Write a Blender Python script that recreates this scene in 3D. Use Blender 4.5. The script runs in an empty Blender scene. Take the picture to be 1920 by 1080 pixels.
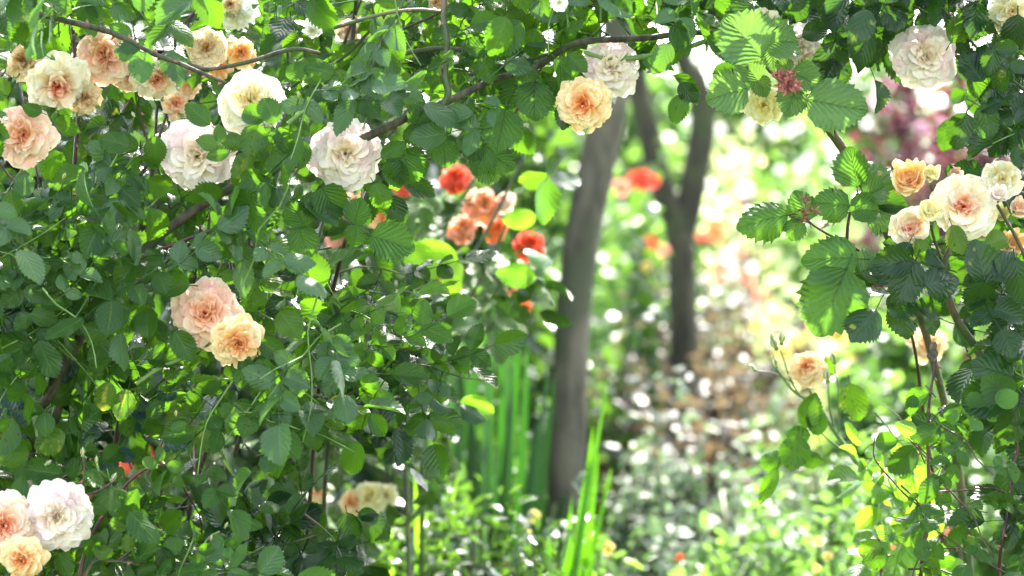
import bpy, math, random
import numpy as np
from mathutils import Vector
R_ = math.radians
C = bpy.context.scene
COL = C.collection

# ------------------------------------------------------------------ camera, sky, sun, exposure
CAM_Z, LENS, SENSOR, FOCUS = 1.20, 85.0, 36.0, 3.40
cam = bpy.data.cameras.new('camera'); camo = bpy.data.objects.new('camera', cam); COL.objects.link(camo)
camo.location = (0, 0, CAM_Z); camo.rotation_euler = (R_(90), 0, 0)
cam.lens = LENS; cam.sensor_width = SENSOR; cam.clip_end = 500; cam.clip_start = 0.05
cam.dof.use_dof = True; cam.dof.focus_distance = 3.35; cam.dof.aperture_fstop = 3.3
C.camera = camo
SUN_EL, SUN_AZ = 52.0, 14.0        # azimuth: degrees from +Y (away from the camera) towards +X
w = bpy.data.worlds.new('World'); C.world = w; w.use_nodes = True
nt = w.node_tree; bg = nt.nodes['Background']
sky = nt.nodes.new('ShaderNodeTexSky'); sky.sky_type = 'NISHITA'; sky.sun_disc = False
sky.sun_elevation = R_(SUN_EL); sky.sun_rotation = R_(SUN_AZ); sky.air_density = 1.0; sky.dust_density = 2.5; sky.ozone_density = 0.6
hs = nt.nodes.new('ShaderNodeHueSaturation'); hs.inputs['Saturation'].default_value = 0.5   # thin summer haze
nt.links.new(sky.outputs[0], hs.inputs['Color']); nt.links.new(hs.outputs[0], bg.inputs[0]); bg.inputs[1].default_value = 0.15
sl = bpy.data.lights.new('sun', 'SUN'); sl.energy = 4.2; sl.angle = R_(0.53); sl.color = (1, 0.95, 0.87)
so = bpy.data.objects.new('sun', sl); COL.objects.link(so)
sd = Vector((math.sin(R_(SUN_AZ))*math.cos(R_(SUN_EL)), math.cos(R_(SUN_AZ))*math.cos(R_(SUN_EL)), math.sin(R_(SUN_EL))))
so.rotation_euler = sd.to_track_quat('Z', 'Y').to_euler()
C.view_settings.view_transform = 'Standard'; C.view_settings.look = 'None'
C.view_settings.exposure = 3.05; C.view_settings.gamma = 1.0
C.render.engine = 'CYCLES'
cy = C.cycles; cy.max_bounces = 7; cy.diffuse_bounces = 4; cy.glossy_bounces = 2; cy.transmission_bounces = 5
cy.sample_clamp_indirect = 6; cy.sample_clamp_direct = 0; cy.use_denoising = True; cy.use_adaptive_sampling = False

# ------------------------------------------------------------------ helpers
PX = SENSOR/LENS/1920.0
def at(px, py, Y=FOCUS):
    return np.array([(px-960)*PX*Y, Y, CAM_Z-(py-540)*PX*Y])
def pm(px, Y=FOCUS): return px*PX*Y
def norm(v):
    v = np.asarray(v, float); return v/(np.linalg.norm(v, axis=-1, keepdims=True)+1e-12)
def frames(d, n):
    y = norm(d); n = np.asarray(n, float)
    z = norm(n-(n*y).sum(-1, keepdims=True)*y); x = np.cross(y, z)
    return np.stack([x, y, z], axis=-1)

class MB:
    """collects vertices, quads and one vector attribute; build() links them as one mesh object"""
    def __init__(s): s.v = []; s.f = []; s.a = []; s.m = []; s.n = 0
    def add(s, v, f, a=None, mi=0):
        v = np.asarray(v, np.float32).reshape(-1, 3)
        s.v.append(v); s.f.append(np.asarray(f, np.int32).reshape(-1, 4)+s.n)
        s.a.append(np.zeros((len(v), 3), np.float32) if a is None else np.asarray(a, np.float32).reshape(-1, 3))
        s.m.append(np.full(len(s.f[-1]), mi, np.int32)); s.n += len(v)
    def build(s, name, mats, parent=None, origin=None, smooth=True, kind=None, label=None):
        v = np.concatenate(s.v); f = np.concatenate(s.f); a = np.concatenate(s.a); m = np.concatenate(s.m)
        if not isinstance(mats, (list, tuple)): mats = [mats]
        loc = np.zeros(3) if origin is None else np.asarray(origin, float)
        me = bpy.data.meshes.new(name)
        me.vertices.add(len(v)); me.vertices.foreach_set('co', (v-loc.astype(np.float32)).ravel())
        me.loops.add(f.size); me.loops.foreach_set('vertex_index', f.ravel())
        me.polygons.add(len(f)); me.polygons.foreach_set('loop_start', np.arange(0, f.size, 4, dtype=np.int32))
        me.polygons.foreach_set('material_index', m); me.polygons.foreach_set('use_smooth', np.full(len(f), smooth))
        for mt in mats: me.materials.append(mt)
        at_ = me.attributes.new('leaf', 'FLOAT_VECTOR', 'POINT'); at_.data.foreach_set('vector', a.ravel())
        me.update(calc_edges=True); me.validate()
        o = bpy.data.objects.new(name, me); COL.objects.link(o)
        o.location = loc
        if parent is not None:
            o.parent = parent; o.location = loc-np.array(world_loc(parent))
        if kind: o['kind'] = kind
        if label: o['label'] = label
        return o
def world_loc(o):
    p = np.array(o.location, float)
    while o.parent is not None: o = o.parent; p = p+np.array(o.location, float)
    return p
def thing(name, label, cat, loc, group=None):
    o = bpy.data.objects.new(name, None); COL.objects.link(o); o.location = loc
    o['label'] = label; o['category'] = cat
    if group: o['group'] = group
    return o
def inst(src, name, parent, loc, rot=None, scale=1.0, label=None):
    """a copy of a mesh object (and its children) under parent, at a world location"""
    c = src.copy(); COL.objects.link(c); c.name = name; c.parent = parent
    c.location = np.asarray(loc)-np.array(world_loc(parent))
    if rot is not None: c.rotation_euler = rot
    c.scale = (scale,)*3
    if label: c['label'] = label
    return c

def smooth_path(P, per=8):
    P = np.asarray(P, float)
    if len(P) < 3: return np.array([P[0]+(P[-1]-P[0])*t for t in np.linspace(0, 1, per+1)])
    Q = np.vstack([2*P[0]-P[1], P, 2*P[-1]-P[-2]]); out = []
    for i in range(1, len(Q)-2):
        for t in np.arange(per)/per:
            a, b, c, d = Q[i-1], Q[i], Q[i+1], Q[i+2]
            out.append(.5*((2*b)+(-a+c)*t+(2*a-5*b+4*c-d)*t*t+(-a+3*b-3*c+d)*t**3))
    out.append(P[-1]); return np.array(out)
def tube(mb, P, r, sides=8, mi=0, rough=0.0, rs=None, a=None, per=6, smooth=True):
    """tapered tube; r is one radius or a list along the control points"""
    S = smooth_path(P, per) if smooth else np.asarray(P, float)
    n = len(S); rr = np.interp(np.linspace(0, 1, n), np.linspace(0, 1, len(np.atleast_1d(r))), np.atleast_1d(r))
    T = norm(np.gradient(S, axis=0)); up = np.array([0.13, 0.9, 0.31])
    X = norm(np.cross(T, up)); Y = np.cross(T, X)
    an = np.arange(sides)/sides*2*np.pi
    V = S[:, None]+(X[:, None]*np.cos(an)[None, :, None]+Y[:, None]*np.sin(an)[None, :, None])*rr[:, None, None]
    if rough and rs is not None:
        nz = rs.normal(0, 1, (n, 1))*0.6+rs.normal(0, 1, (n, sides))*0.5
        V = S[:, None]+(V-S[:, None])*(1+rough*nz[..., None])
    i = np.arange(n-1)[:, None]; j = np.arange(sides)[None]; jn = (j+1) % sides
    F = np.stack([i*sides+j+0*jn, i*sides+jn, (i+1)*sides+jn, (i+1)*sides+j], -1).reshape(-1, 4)
    A = np.zeros((n*sides, 3)); A[:, 1] = np.repeat(np.linspace(0, 1, n), sides)
    if a is not None: A[:] = a
    mb.add(V.reshape(-1, 3), F, A, mi)
    ec = np.arange(sides)
    for q in range(0, sides-2, 2):      # end caps
        mb.f.append(np.array([[0, q+1, q+2, min(q+3, sides-1) if q+3 < sides else 0]])+mb.n-n*sides) if q+3 <= sides-1 else None
        mb.m.append(np.array([mi], np.int32)) if q+3 <= sides-1 else None
        mb.f.append(np.array([[0, q+1, q+2, q+3]])+mb.n-sides) if q+3 <= sides-1 else None
        mb.m.append(np.array([mi], np.int32)) if q+3 <= sides-1 else None
    return S, T
def thorns(mb, S, T, rs, r, step=0.03, size=0.006, mi=1):
    L = np.concatenate([[0], np.cumsum(np.linalg.norm(np.diff(S, axis=0), axis=1))])
    for l in np.arange(step*.5, L[-1], step):
        l = l+rs.uniform(-.4, .4)*step; k = min(len(S)-2, int(np.searchsorted(L, l)))
        d = norm(np.cross(T[k], rs.normal(0, 1, 3))); p = S[k]+d*r*.8
        t = T[k]; sx = np.cross(d, t)*size*.16
        b = [p-t*size*.5-sx, p-t*size*.5+sx, p+t*size*.5+sx, p+t*size*.5-sx]; q = p+d*size-t*size*.35
        e = size*.03
        V = b+[q-t*e-sx*.1, q-t*e+sx*.1, q+t*e+sx*.1, q+t*e-sx*.1]
        mb.add(V, [[0, 1, 5, 4], [1, 2, 6, 5], [2, 3, 7, 6], [3, 0, 4, 7], [4, 5, 6, 7]], None, mi)

# ------------------------------------------------------------------ materials
class N:
    def __init__(s, name):
        s.m = bpy.data.materials.new(name); s.m.use_nodes = True; s.t = s.m.node_tree; s.t.nodes.clear()
        s.out = s.t.nodes.new('ShaderNodeOutputMaterial')
    def n(s, typ, **k):
        o = s.t.nodes.new(typ)
        for a, b in k.items(): setattr(o, a, b)
        return o
    def l(s, a, b): s.t.links.new(a, b)
    def M(s, op, a, b=None, c=None, clamp=False):
        o = s.n('ShaderNodeMath', operation=op); o.use_clamp = clamp
        for i, x in enumerate((a, b, c)):
            if x is None: continue
            if isinstance(x, (int, float)): o.inputs[i].default_value = x
            else: s.l(x, o.inputs[i])
        return o.outputs[0]
    def SS(s, x, lo, hi, a=0.0, b=1.0):
        o = s.n('ShaderNodeMapRange', interpolation_type='SMOOTHSTEP'); s.l(x, o.inputs[0])
        for i, q in enumerate((lo, hi, a, b)): o.inputs[i+1].default_value = q
        return o.outputs[0]
    def mix(s, f, a, b):
        o = s.n('ShaderNodeMix', data_type='RGBA')
        for i, x in ((0, f), (6, a), (7, b)):
            if isinstance(x, (int, float)): o.inputs[i].default_value = x
            elif isinstance(x, tuple): o.inputs[i].default_value = (*x, 1) if len(x) == 3 else x
            else: s.l(x, o.inputs[i])
        return o.outputs[2]
    def noise(s, scale, detail=2, vec=None, rough=.5):
        o = s.n('ShaderNodeTexNoise'); o.inputs['Scale'].default_value = scale; o.inputs['Detail'].default_value = detail
        o.inputs['Roughness'].default_value = rough
        if vec is not None: s.l(vec, o.inputs['Vector'])
        return o
    def ramp(s, x, stops):
        o = s.n('ShaderNodeValToRGB'); e = o.color_ramp.elements
        while len(e) < len(stops): e.new(.5)
        for i, (p, c) in enumerate(stops): e[i].position = p; e[i].color = (*c, 1)
        s.l(x, o.inputs[0]); return o.outputs[0]

def leaf_mat(name, tones, trans, back, rough=.38, tf=.38, nv=7., vein=.35, bump=.35, spots=.0, spec=.5, slant=2.6, veindark=False):
    """two sided leaf: tones are its greens from leaf to leaf, trans the colour of light passing through, back the underside"""
    g = N(name); at_ = g.n('ShaderNodeAttribute', attribute_name='leaf')
    sp = g.n('ShaderNodeSeparateXYZ'); g.l(at_.outputs['Vector'], sp.inputs[0]); u, v, r = sp.outputs
    au = g.M('ABSOLUTE', u)
    tc = g.n('ShaderNodeTexCoord'); no = g.noise(28, 3, tc.outputs['Object'])
    col = g.ramp(r, [(i/(len(tones)-1), t) for i, t in enumerate(tones)])
    col = g.mix(g.M('MULTIPLY', no.outputs['Fac'], .45), col, tuple(x*.45 for x in tones[0]))
    mid = g.SS(au, .02, .07, 1, 0)
    wob = g.noise(60, 2, tc.outputs['Object'])
    ph = g.M('ADD', g.M('SUBTRACT', g.M('MULTIPLY', v, nv), g.M('MULTIPLY', g.M('POWER', au, .8), slant)), g.M('MULTIPLY', g.M('SUBTRACT', wob.outputs['Fac'], .5), 1.1))
    pp = g.M('PINGPONG', ph, .5)
    lat = g.M('MULTIPLY', g.SS(pp, .0, .09, 1, 0), g.SS(au, .75, 1.0, 1, .2))
    vm = g.M('MAXIMUM', mid, g.M('MULTIPLY', lat, .6))
    vc = tuple(min(1, x*2.0+.02) for x in tones[-1]) if not veindark else tuple(x*.35 for x in tones[0])
    col = g.mix(g.M('MULTIPLY', vm, vein), col, vc)
    tr = g.mix(g.M('MULTIPLY', vm, .45), trans, tuple(x*.35 for x in trans))
    tr = g.mix(g.M('MULTIPLY', r, .5), tr, tuple(min(1, x*y) for x, y in zip(trans, (1.3, 1.05, .8))))
    if spots:
        n2 = g.noise(170, 2, tc.outputs['Object']); n3 = g.noise(9, 1, tc.outputs['Object'])
        sm = g.M('MULTIPLY', g.SS(n2.outputs['Fac'], .63, .70), g.SS(n3.outputs['Fac'], .50, .62))
        sm = g.M('MULTIPLY', sm, spots)
        col = g.mix(sm, col, (.05, .028, .012)); tr = g.mix(sm, tr, (.03, .02, .01))
        n4 = g.noise(45, 3, tc.outputs['Object']); ym = g.M('MULTIPLY', g.SS(n4.outputs['Fac'], .60, .72), g.SS(r, .78, .95, 0, .8))
        col = g.mix(ym, col, (.30, .30, .05)); tr = g.mix(ym, tr, (.55, .5, .05))
    geo = g.n('ShaderNodeNewGeometry')
    bcol = g.mix(g.M('MULTIPLY', vm, .4), back, tuple(min(1, x*1.5) for x in back))
    ccol = g.mix(geo.outputs['Backfacing'], col, bcol)
    h = g.M('ADD', g.M('MULTIPLY', g.SS(pp, 0, .5), .7), g.M('MULTIPLY', g.SS(au, 0, .2), .9))
    h = g.M('ADD', h, g.M('MULTIPLY', no.outputs['Fac'], .5))
    bp = g.n('ShaderNodeBump'); bp.inputs['Strength'].default_value = bump; bp.inputs['Distance'].default_value = .002
    g.l(h, bp.inputs['Height'])
    p = g.n('ShaderNodeBsdfPrincipled'); g.l(ccol, p.inputs['Base Color']); g.l(bp.outputs[0], p.inputs['Normal'])
    rg = g.M('ADD', g.M('MULTIPLY', geo.outputs['Backfacing'], .25), rough); g.l(rg, p.inputs['Roughness'])
    p.inputs['Specular IOR Level'].default_value = spec
    t = g.n('ShaderNodeBsdfTranslucent'); g.l(tr, t.inputs[0]); g.l(bp.outputs[0], t.inputs['Normal'])
    mx = g.n('ShaderNodeMixShader'); mx.inputs[0].default_value = tf
    g.l(p.outputs[0], mx.inputs[1]); g.l(t.outputs[0], mx.inputs[2]); g.l(mx.outputs[0], g.out.inputs[0])
    return g.m

def petal_mat(name, heart, base, mid, rim, blush=None, tf=.42, brown=0.):
    """petals: heart colour for the innermost ones, base to rim along each petal, optional blush in patches"""
    g = N(name); at_ = g.n('ShaderNodeAttribute', attribute_name='leaf')
    sp = g.n('ShaderNodeSeparateXYZ'); g.l(at_.outputs['Vector'], sp.inputs[0]); u, v, t_ = sp.outputs
    tc = g.n('ShaderNodeTexCoord')
    no = g.noise(2.0, 2, tc.outputs['Object']); nf = g.noise(14, 2, tc.outputs['Object'])
    vv = g.M('ADD', v, g.M('MULTIPLY', g.M('SUBTRACT', no.outputs['Fac'], .5), .7))
    col = g.ramp(vv, [(.20, base), (.62, mid), (.95, rim)])
    if blush:
        col = g.mix(g.M('MULTIPLY', g.SS(no.outputs['Fac'], .44, .62), .8), col, blush)
    hm = g.M('MULTIPLY', g.SS(t_, .12, .60, 1, 0), g.SS(v, .45, 1.1, 1, .15))
    col = g.mix(hm, col, heart)
    if brown:
        bm = g.M('MULTIPLY', g.SS(g.M('ADD', g.M('MULTIPLY', nf.outputs['Fac'], .6), g.M('MULTIPLY', v, .5)), .66, .88), brown)
        col = g.mix(bm, col, (.50, .27, .09))
    wv = g.M('SINE', g.M('MULTIPLY', u, 26.)); h = g.M('ADD', g.M('MULTIPLY', wv, .12), g.M('MULTIPLY', nf.outputs['Fac'], .4))
    bp = g.n('ShaderNodeBump'); bp.inputs['Strength'].default_value = .18; bp.inputs['Distance'].default_value = .02; g.l(h, bp.inputs['Height'])
    p = g.n('ShaderNodeBsdfPrincipled'); g.l(col, p.inputs['Base Color']); p.inputs['Roughness'].default_value = .6
    p.inputs['Specular IOR Level'].default_value = .15; g.l(bp.outputs[0], p.inputs['Normal'])
    t = g.n('ShaderNodeBsdfTranslucent'); g.l(col, t.inputs[0])
    mx = g.n('ShaderNodeMixShader'); mx.inputs[0].default_value = tf
    g.l(p.outputs[0], mx.inputs[1]); g.l(t.outputs[0], mx.inputs[2]); g.l(mx.outputs[0], g.out.inputs[0])
    return g.m

def bark_mat(name, a, b, scale=60., rough=.75, bump=.6, dist=.002, stretch=(1, 1, .35), c=None):
    g = N(name); tc = g.n('ShaderNodeTexCoord'); mp = g.n('ShaderNodeMapping'); mp.inputs['Scale'].default_value = stretch
    g.l(tc.outputs['Object'], mp.inputs[0]); no = g.noise(scale, 5, mp.outputs[0], .65)
    col = g.mix(g.SS(no.outputs['Fac'], .38, .62), a, b)
    if c:
        n2 = g.noise(scale*.25, 2, tc.outputs['Object']); col = g.mix(g.SS(n2.outputs['Fac'], .5, .62), col, c)
    bp = g.n('ShaderNodeBump'); bp.inputs['Strength'].default_value = bump; bp.inputs['Distance'].default_value = dist; g.l(no.outputs['Fac'], bp.inputs['Height'])
    p = g.n('ShaderNodeBsdfPrincipled'); g.l(col, p.inputs['Base Color']); p.inputs['Roughness'].default_value = rough
    g.l(bp.outputs[0], p.inputs['Normal']); g.l(p.outputs[0], g.out.inputs[0]); return g.m

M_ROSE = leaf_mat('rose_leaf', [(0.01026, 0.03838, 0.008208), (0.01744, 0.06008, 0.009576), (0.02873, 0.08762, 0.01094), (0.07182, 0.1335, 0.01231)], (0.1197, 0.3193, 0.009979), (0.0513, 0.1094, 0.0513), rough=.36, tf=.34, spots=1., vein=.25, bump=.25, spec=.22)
M_ROSE_DK = leaf_mat('glossy_rose_leaf', [(0.00358, 0.019, 0.006885), (0.005967, 0.02906, 0.008032), (0.01074, 0.04136, 0.00918)], (0.07116, 0.1992, 0.008538), (0.03375, 0.07425, 0.03713), rough=.27, tf=.28, vein=.25, spots=.5, bump=.3, spec=.28)  # glossy dark leaf; colours lowered further for shade inside the left hedge
M_BRAM = leaf_mat('bramble_leaf', [(0.01755, 0.06037, 0.0105), (0.0273, 0.08625, 0.012), (0.039, 0.1078, 0.015)], (0.1089, 0.2904, 0.01815), (0.12, 0.165, 0.12), rough=.5, tf=.36, nv=8, vein=.6, bump=.6, slant=3.2, veindark=True, spec=.35, spots=.4)
M_BRAM_P = leaf_mat('pale_bramble_leaf', [(0.068, 0.16, 0.04), (0.088, 0.2, 0.048), (0.12, 0.24, 0.06)], (.13, .27, .035), (0.24, 0.32, 0.224), rough=.5, tf=.42, nv=8, vein=.6, bump=.9, slant=3.2, veindark=True)
M_COLUMB = leaf_mat('columbine_leaf', [(.012, .045, .045), (.02, .065, .06)], (.10, .25, .08), (.08, .14, .14), rough=.35, tf=.2, vein=.1)
M_MID = leaf_mat('midfield_leaf', [(0.01408, 0.0572, 0.01584), (0.0264, 0.088, 0.0176), (0.0528, 0.132, 0.02112)], (0.2992, 0.6283, 0.02693), (0.1232, 0.2112, 0.1056), rough=.32, tf=.42, vein=.25)
M_MIDL = leaf_mat('painted_backlit_midfield_leaf', [(.03, .11, .018), (.05, .15, .022)], (.16, .40, .02), (.10, .18, .08), rough=.34, tf=.42, vein=.35, bump=.3)  # midfield leaf again, with the bright-lit look put into lighter colours
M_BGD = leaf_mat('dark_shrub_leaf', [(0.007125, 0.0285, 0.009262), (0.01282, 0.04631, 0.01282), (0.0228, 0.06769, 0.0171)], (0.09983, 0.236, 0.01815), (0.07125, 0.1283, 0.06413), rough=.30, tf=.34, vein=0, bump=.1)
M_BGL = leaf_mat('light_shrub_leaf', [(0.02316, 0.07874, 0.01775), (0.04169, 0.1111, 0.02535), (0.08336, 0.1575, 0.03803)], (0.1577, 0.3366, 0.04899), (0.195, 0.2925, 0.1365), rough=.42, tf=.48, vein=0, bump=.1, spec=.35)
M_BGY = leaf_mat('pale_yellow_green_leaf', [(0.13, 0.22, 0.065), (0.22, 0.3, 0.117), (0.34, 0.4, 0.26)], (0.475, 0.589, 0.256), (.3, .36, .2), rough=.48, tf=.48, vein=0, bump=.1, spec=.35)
M_BGR = leaf_mat('copper_shrub_leaf', [(0.054, 0.035, 0.039), (0.072, 0.045, 0.0494), (0.054, 0.07, 0.052), (0.042, 0.07, 0.0455), (0.096, 0.055, 0.065)], (0.18, 0.135, 0.075), (.10, .10, .08), rough=.50, tf=.25, vein=0, bump=.1, spec=.3)
M_BGP = leaf_mat('purple_shrub_leaf', [(0.0288, 0.00768, 0.0128), (0.0448, 0.0128, 0.02048), (0.064, 0.0224, 0.032)], (0.1232, 0.0264, 0.0396), (0.1024, 0.0512, 0.0576), rough=.33, tf=.35, vein=0, bump=.1)
M_BGS = leaf_mat('silver_leaf', [(0.033, 0.07425, 0.03713), (0.05363, 0.099, 0.05775), (0.09075, 0.1403, 0.09075)], (0.1386, 0.2376, 0.099), (0.2475, 0.3135, 0.2475), rough=.5, tf=.3, vein=0, bump=.1, spec=.3)
M_IRIS = leaf_mat('iris_leaf', [(.010, .052, .008), (.015, .07, .010)], (.035, .15, .008), (0.018, 0.06, 0.012), rough=.45, tf=.36, nv=0, vein=0, bump=.1)
M_IRISY = leaf_mat('painted_sunlit_iris_leaf', [(0.03, 0.135, 0.012), (0.05, 0.162, 0.016)], (0.091, 0.294, 0.0056), (.1, .3, .04), rough=.4, tf=.5, nv=0, vein=0, bump=.1)  # iris leaf again, with sunlight put into brighter colours
M_CANE = bark_mat('old_cane_bark', (.022, .018, .012), (.075, .062, .04), 90, c=(.035, .05, .018))
M_CANEG = bark_mat('green_cane_skin', (.022, .045, .012), (.05, .085, .024), 70, rough=.5, bump=.25, c=(.11, .08, .045))
M_TWIG = bark_mat('green_twig', (.07, .15, .03), (.13, .21, .05), 60, rough=.5, bump=.1)
M_RED = bark_mat('dark_red_stem', (.030, .010, .012), (.065, .02, .02), 60, rough=.4, bump=.2)
M_THORN = bark_mat('thorn', (.20, .07, .05), (.26, .12, .07), 60, rough=.4, bump=.1)
M_STEMG = bark_mat('blue_green_stem', (.05, .12, .075), (.08, .17, .10), 50, rough=.45, bump=.1)
M_TRUNK = bark_mat('grey_bark', (.042, .036, .025), (.11, .096, .068), 18, rough=.9, bump=1.0, dist=.01, stretch=(1, 1, .25), c=(.05, .055, .03))
M_TRUNKD = bark_mat('dark_green_bark', (.022, .020, .012), (.052, .048, .026), 26, rough=.9, bump=1.0, dist=.01, stretch=(1, 1, .25), c=(.04, .05, .018))
M_HAIRY = bark_mat('hairy_red_calyx', (.22, .06, .05), (.42, .16, .13), 180, rough=.7, bump=.4)
M_HAIRYB = bark_mat('hairy_brown_calyx', (.12, .065, .035), (.24, .15, .07), 180, rough=.7, bump=.4)
M_SEPAL = bark_mat('green_sepal', (.08, .19, .04), (.15, .28, .07), 90, rough=.5, bump=.2)

P_CREAM = petal_mat('cream_petal', (.90, .72, .28), (.90, .72, .25), (.89, .83, .56), (.88, .86, .77))
P_BLUSH = petal_mat('blush_white_petal', (.91, .78, .54), (.91, .78, .46), (.90, .82, .71), (.88, .83, .79), blush=(.89, .70, .70))
P_PINK = petal_mat('peach_pink_petal', (.94, .42, .15), (.94, .60, .16), (.92, .64, .42), (.91, .80, .68), blush=(.92, .58, .48))
P_APRI = petal_mat('apricot_petal', (.91, .28, .07), (.92, .46, .10), (.92, .60, .24), (.91, .78, .50))
P_PEACH = petal_mat('peach_petal', (.92, .36, .16), (.92, .56, .18), (.91, .66, .46), (.90, .79, .66))
P_LEMON = petal_mat('lemon_petal', (.90, .76, .22), (.90, .76, .22), (.90, .84, .42), (.89, .86, .62))
P_SPENT = petal_mat('faded_petal', (.62, .28, .07), (.82, .54, .20), (.86, .72, .48), (.86, .76, .58), brown=.6)
P_HEART = petal_mat('orange_hearted_petal', (.92, .20, .06), (.92, .54, .14), (.90, .80, .54), (.89, .85, .74))
P_ORANGE = petal_mat('orange_petal', (.85, .25, .05), (.90, .40, .05), (.88, .28, .07), (.88, .26, .12))
P_RED = petal_mat('scarlet_petal', (.80, .12, .03), (.84, .20, .05), (.85, .13, .06), (.86, .17, .11))
P_CORAL = petal_mat('coral_petal', (.90, .45, .12), (.90, .55, .15), (.90, .36, .20), (.90, .50, .42))
P_YEL = petal_mat('yellow_petal', (.86, .62, .08), (.86, .66, .10), (.86, .72, .18), (.86, .77, .32))
P_WHITE = petal_mat('white_petal', (.86, .84, .6), (.86, .86, .74), (.86, .86, .82), (.86, .86, .84))
P_LILAC = petal_mat('lilac_pink_petal', (.70, .30, .42), (.75, .40, .52), (.78, .48, .60), (.80, .58, .68))

# ------------------------------------------------------------------ leaf shapes
def leaf_tpl(kind, seed, low=False):
    rs = np.random.RandomState(seed)
    if low: nr, us = 5, np.array([-1, 0, 1.])
    elif kind == 'bram': nr, us = 27, np.array([-1, -.66, -.33, 0, .33, .66, 1.])
    else: nr, us = 23, np.array([-1, -.5, 0, .5, 1.])
    v = np.linspace(0, 1, nr)
    if kind == 'rose': wmax, a, b = rs.uniform(.32, .39), .66, .88
    elif kind == 'bram': wmax, a, b = rs.uniform(.42, .48), .50, .78
    elif kind == 'lance': wmax, a, b = rs.uniform(.22, .28), .7, .9
    elif kind == 'round': wmax, a, b = rs.uniform(.42, .5), .5, .5
    else: wmax, a, b = .4, .6, .7
    pr = np.maximum(v, 1e-4)**a*np.maximum(1-v, 1e-4)**b
    w = pr/pr.max()*wmax
    w[0] = .012; w[-1] = .01
    X = w[:, None]*us[None]; Y = np.repeat(v[:, None], len(us), 1)
    if not low:
        tooth = (np.arange(nr) % 2)*2-1.
        amp = .05 if kind == 'rose' else .06
        if kind == 'bram':
            lob = np.sin(v*np.pi*7)**2*.07; X += (np.sign(us)*(np.abs(us) > .9))[None]*lob[:, None]*(w[:, None]/wmax)
        e = (np.abs(us) > .9)[None]*(w[:, None]/wmax)
        X = X+np.sign(us)[None]*e*tooth[:, None]*amp*.5; Y = Y+e*tooth[:, None]*amp*.6
        Y = Y+(np.abs(us)[None]**1.5)*.03*np.sin(v*np.pi)[:, None]
    fold = rs.uniform(.10, .50); curl = rs.uniform(-.15, .9) if kind != 'lance' else rs.uniform(.1, .8)
    cv = rs.uniform(-.9, .5); wav = rs.uniform(.01, .03)
    Z = fold*np.abs(X)+cv*X**2/wmax*.7
    Z = Z+wav*np.sin(v*rs.uniform(9, 15)+rs.uniform(0, 6))[:, None]*np.abs(us)[None]**1.5*np.sign(us*1.0+.01)[None]**rs.randint(1, 3)
    if kind == 'bram' and not low:
        Z = Z+.012*np.abs(np.sin((v[:, None]*8-np.abs(us)[None]*3.2)*np.pi))*np.sin(v*np.pi)[:, None]
    side = rs.uniform(-.18, .18)
    # bend the centre line down towards the tip
    th = -curl*v**1.2; dy = np.cos(th); dz = np.sin(th); dv = np.gradient(v)
    cy_ = np.concatenate([[0], np.cumsum((dy[1:]+dy[:-1])/2*dv[1:])]); cz = np.concatenate([[0], np.cumsum((dz[1:]+dz[:-1])/2*dv[1:])])
    off = Y-v[:, None]
    P = np.stack([X+side*v[:, None]**2*.5, cy_[:, None]+off*dy[:, None]-Z*dz[:, None], cz[:, None]+Z*dy[:, None]+off*dz[:, None]], -1)
    nc = len(us); i = np.arange(nr-1)[:, None]; j = np.arange(nc-1)[None]
    F = np.stack([i*nc+j, i*nc+j+1, (i+1)*nc+j+1, (i+1)*nc+j], -1).reshape(-1, 4)
    A = np.stack([np.repeat(us[None], nr, 0), np.repeat(v[:, None], nc, 1), np.zeros((nr, nc))], -1).reshape(-1, 3)
    return P.reshape(-1, 3), F, A
TPL = {k: [leaf_tpl(k, 11*i+len(k)*100) for i in range(12)] for k in ('rose', 'bram')}
LOW = {k: [leaf_tpl(k, 7*i+5, True) for i in range(6)] for k in ('rose', 'lance', 'round')}
def stamp(mb, tpls, D, Nn, P, S, rnd, rs, mi=0, wr=None):
    """many leaves at once: directions, normals, base points, lengths, shade 0..1"""
    D = np.atleast_2d(D); Nn = np.atleast_2d(Nn); P = np.atleast_2d(P); S = np.atleast_1d(S); rnd = np.atleast_1d(rnd)
    pick = rs.randint(0, len(tpls), len(P)); Rm = frames(D, Nn)
    for k in range(len(tpls)):
        ix = np.where(pick == k)[0]
        if not len(ix): continue
        V, F, A = tpls[k]; V = V.copy()
        if wr is not None: V[:, 0] *= wr
        W = np.einsum('nij,kj->nki', Rm[ix], V)*S[ix, None, None]+P[ix, None, :]
        FF = F[None]+(np.arange(len(ix))*len(V))[:, None, None]
        AA = np.repeat(A[None], len(ix), 0).copy(); AA[:, :, 2] = rnd[ix, None]
        mb.add(W.reshape(-1, 3), FF.reshape(-1, 4), AA.reshape(-1, 3), mi)

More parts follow.
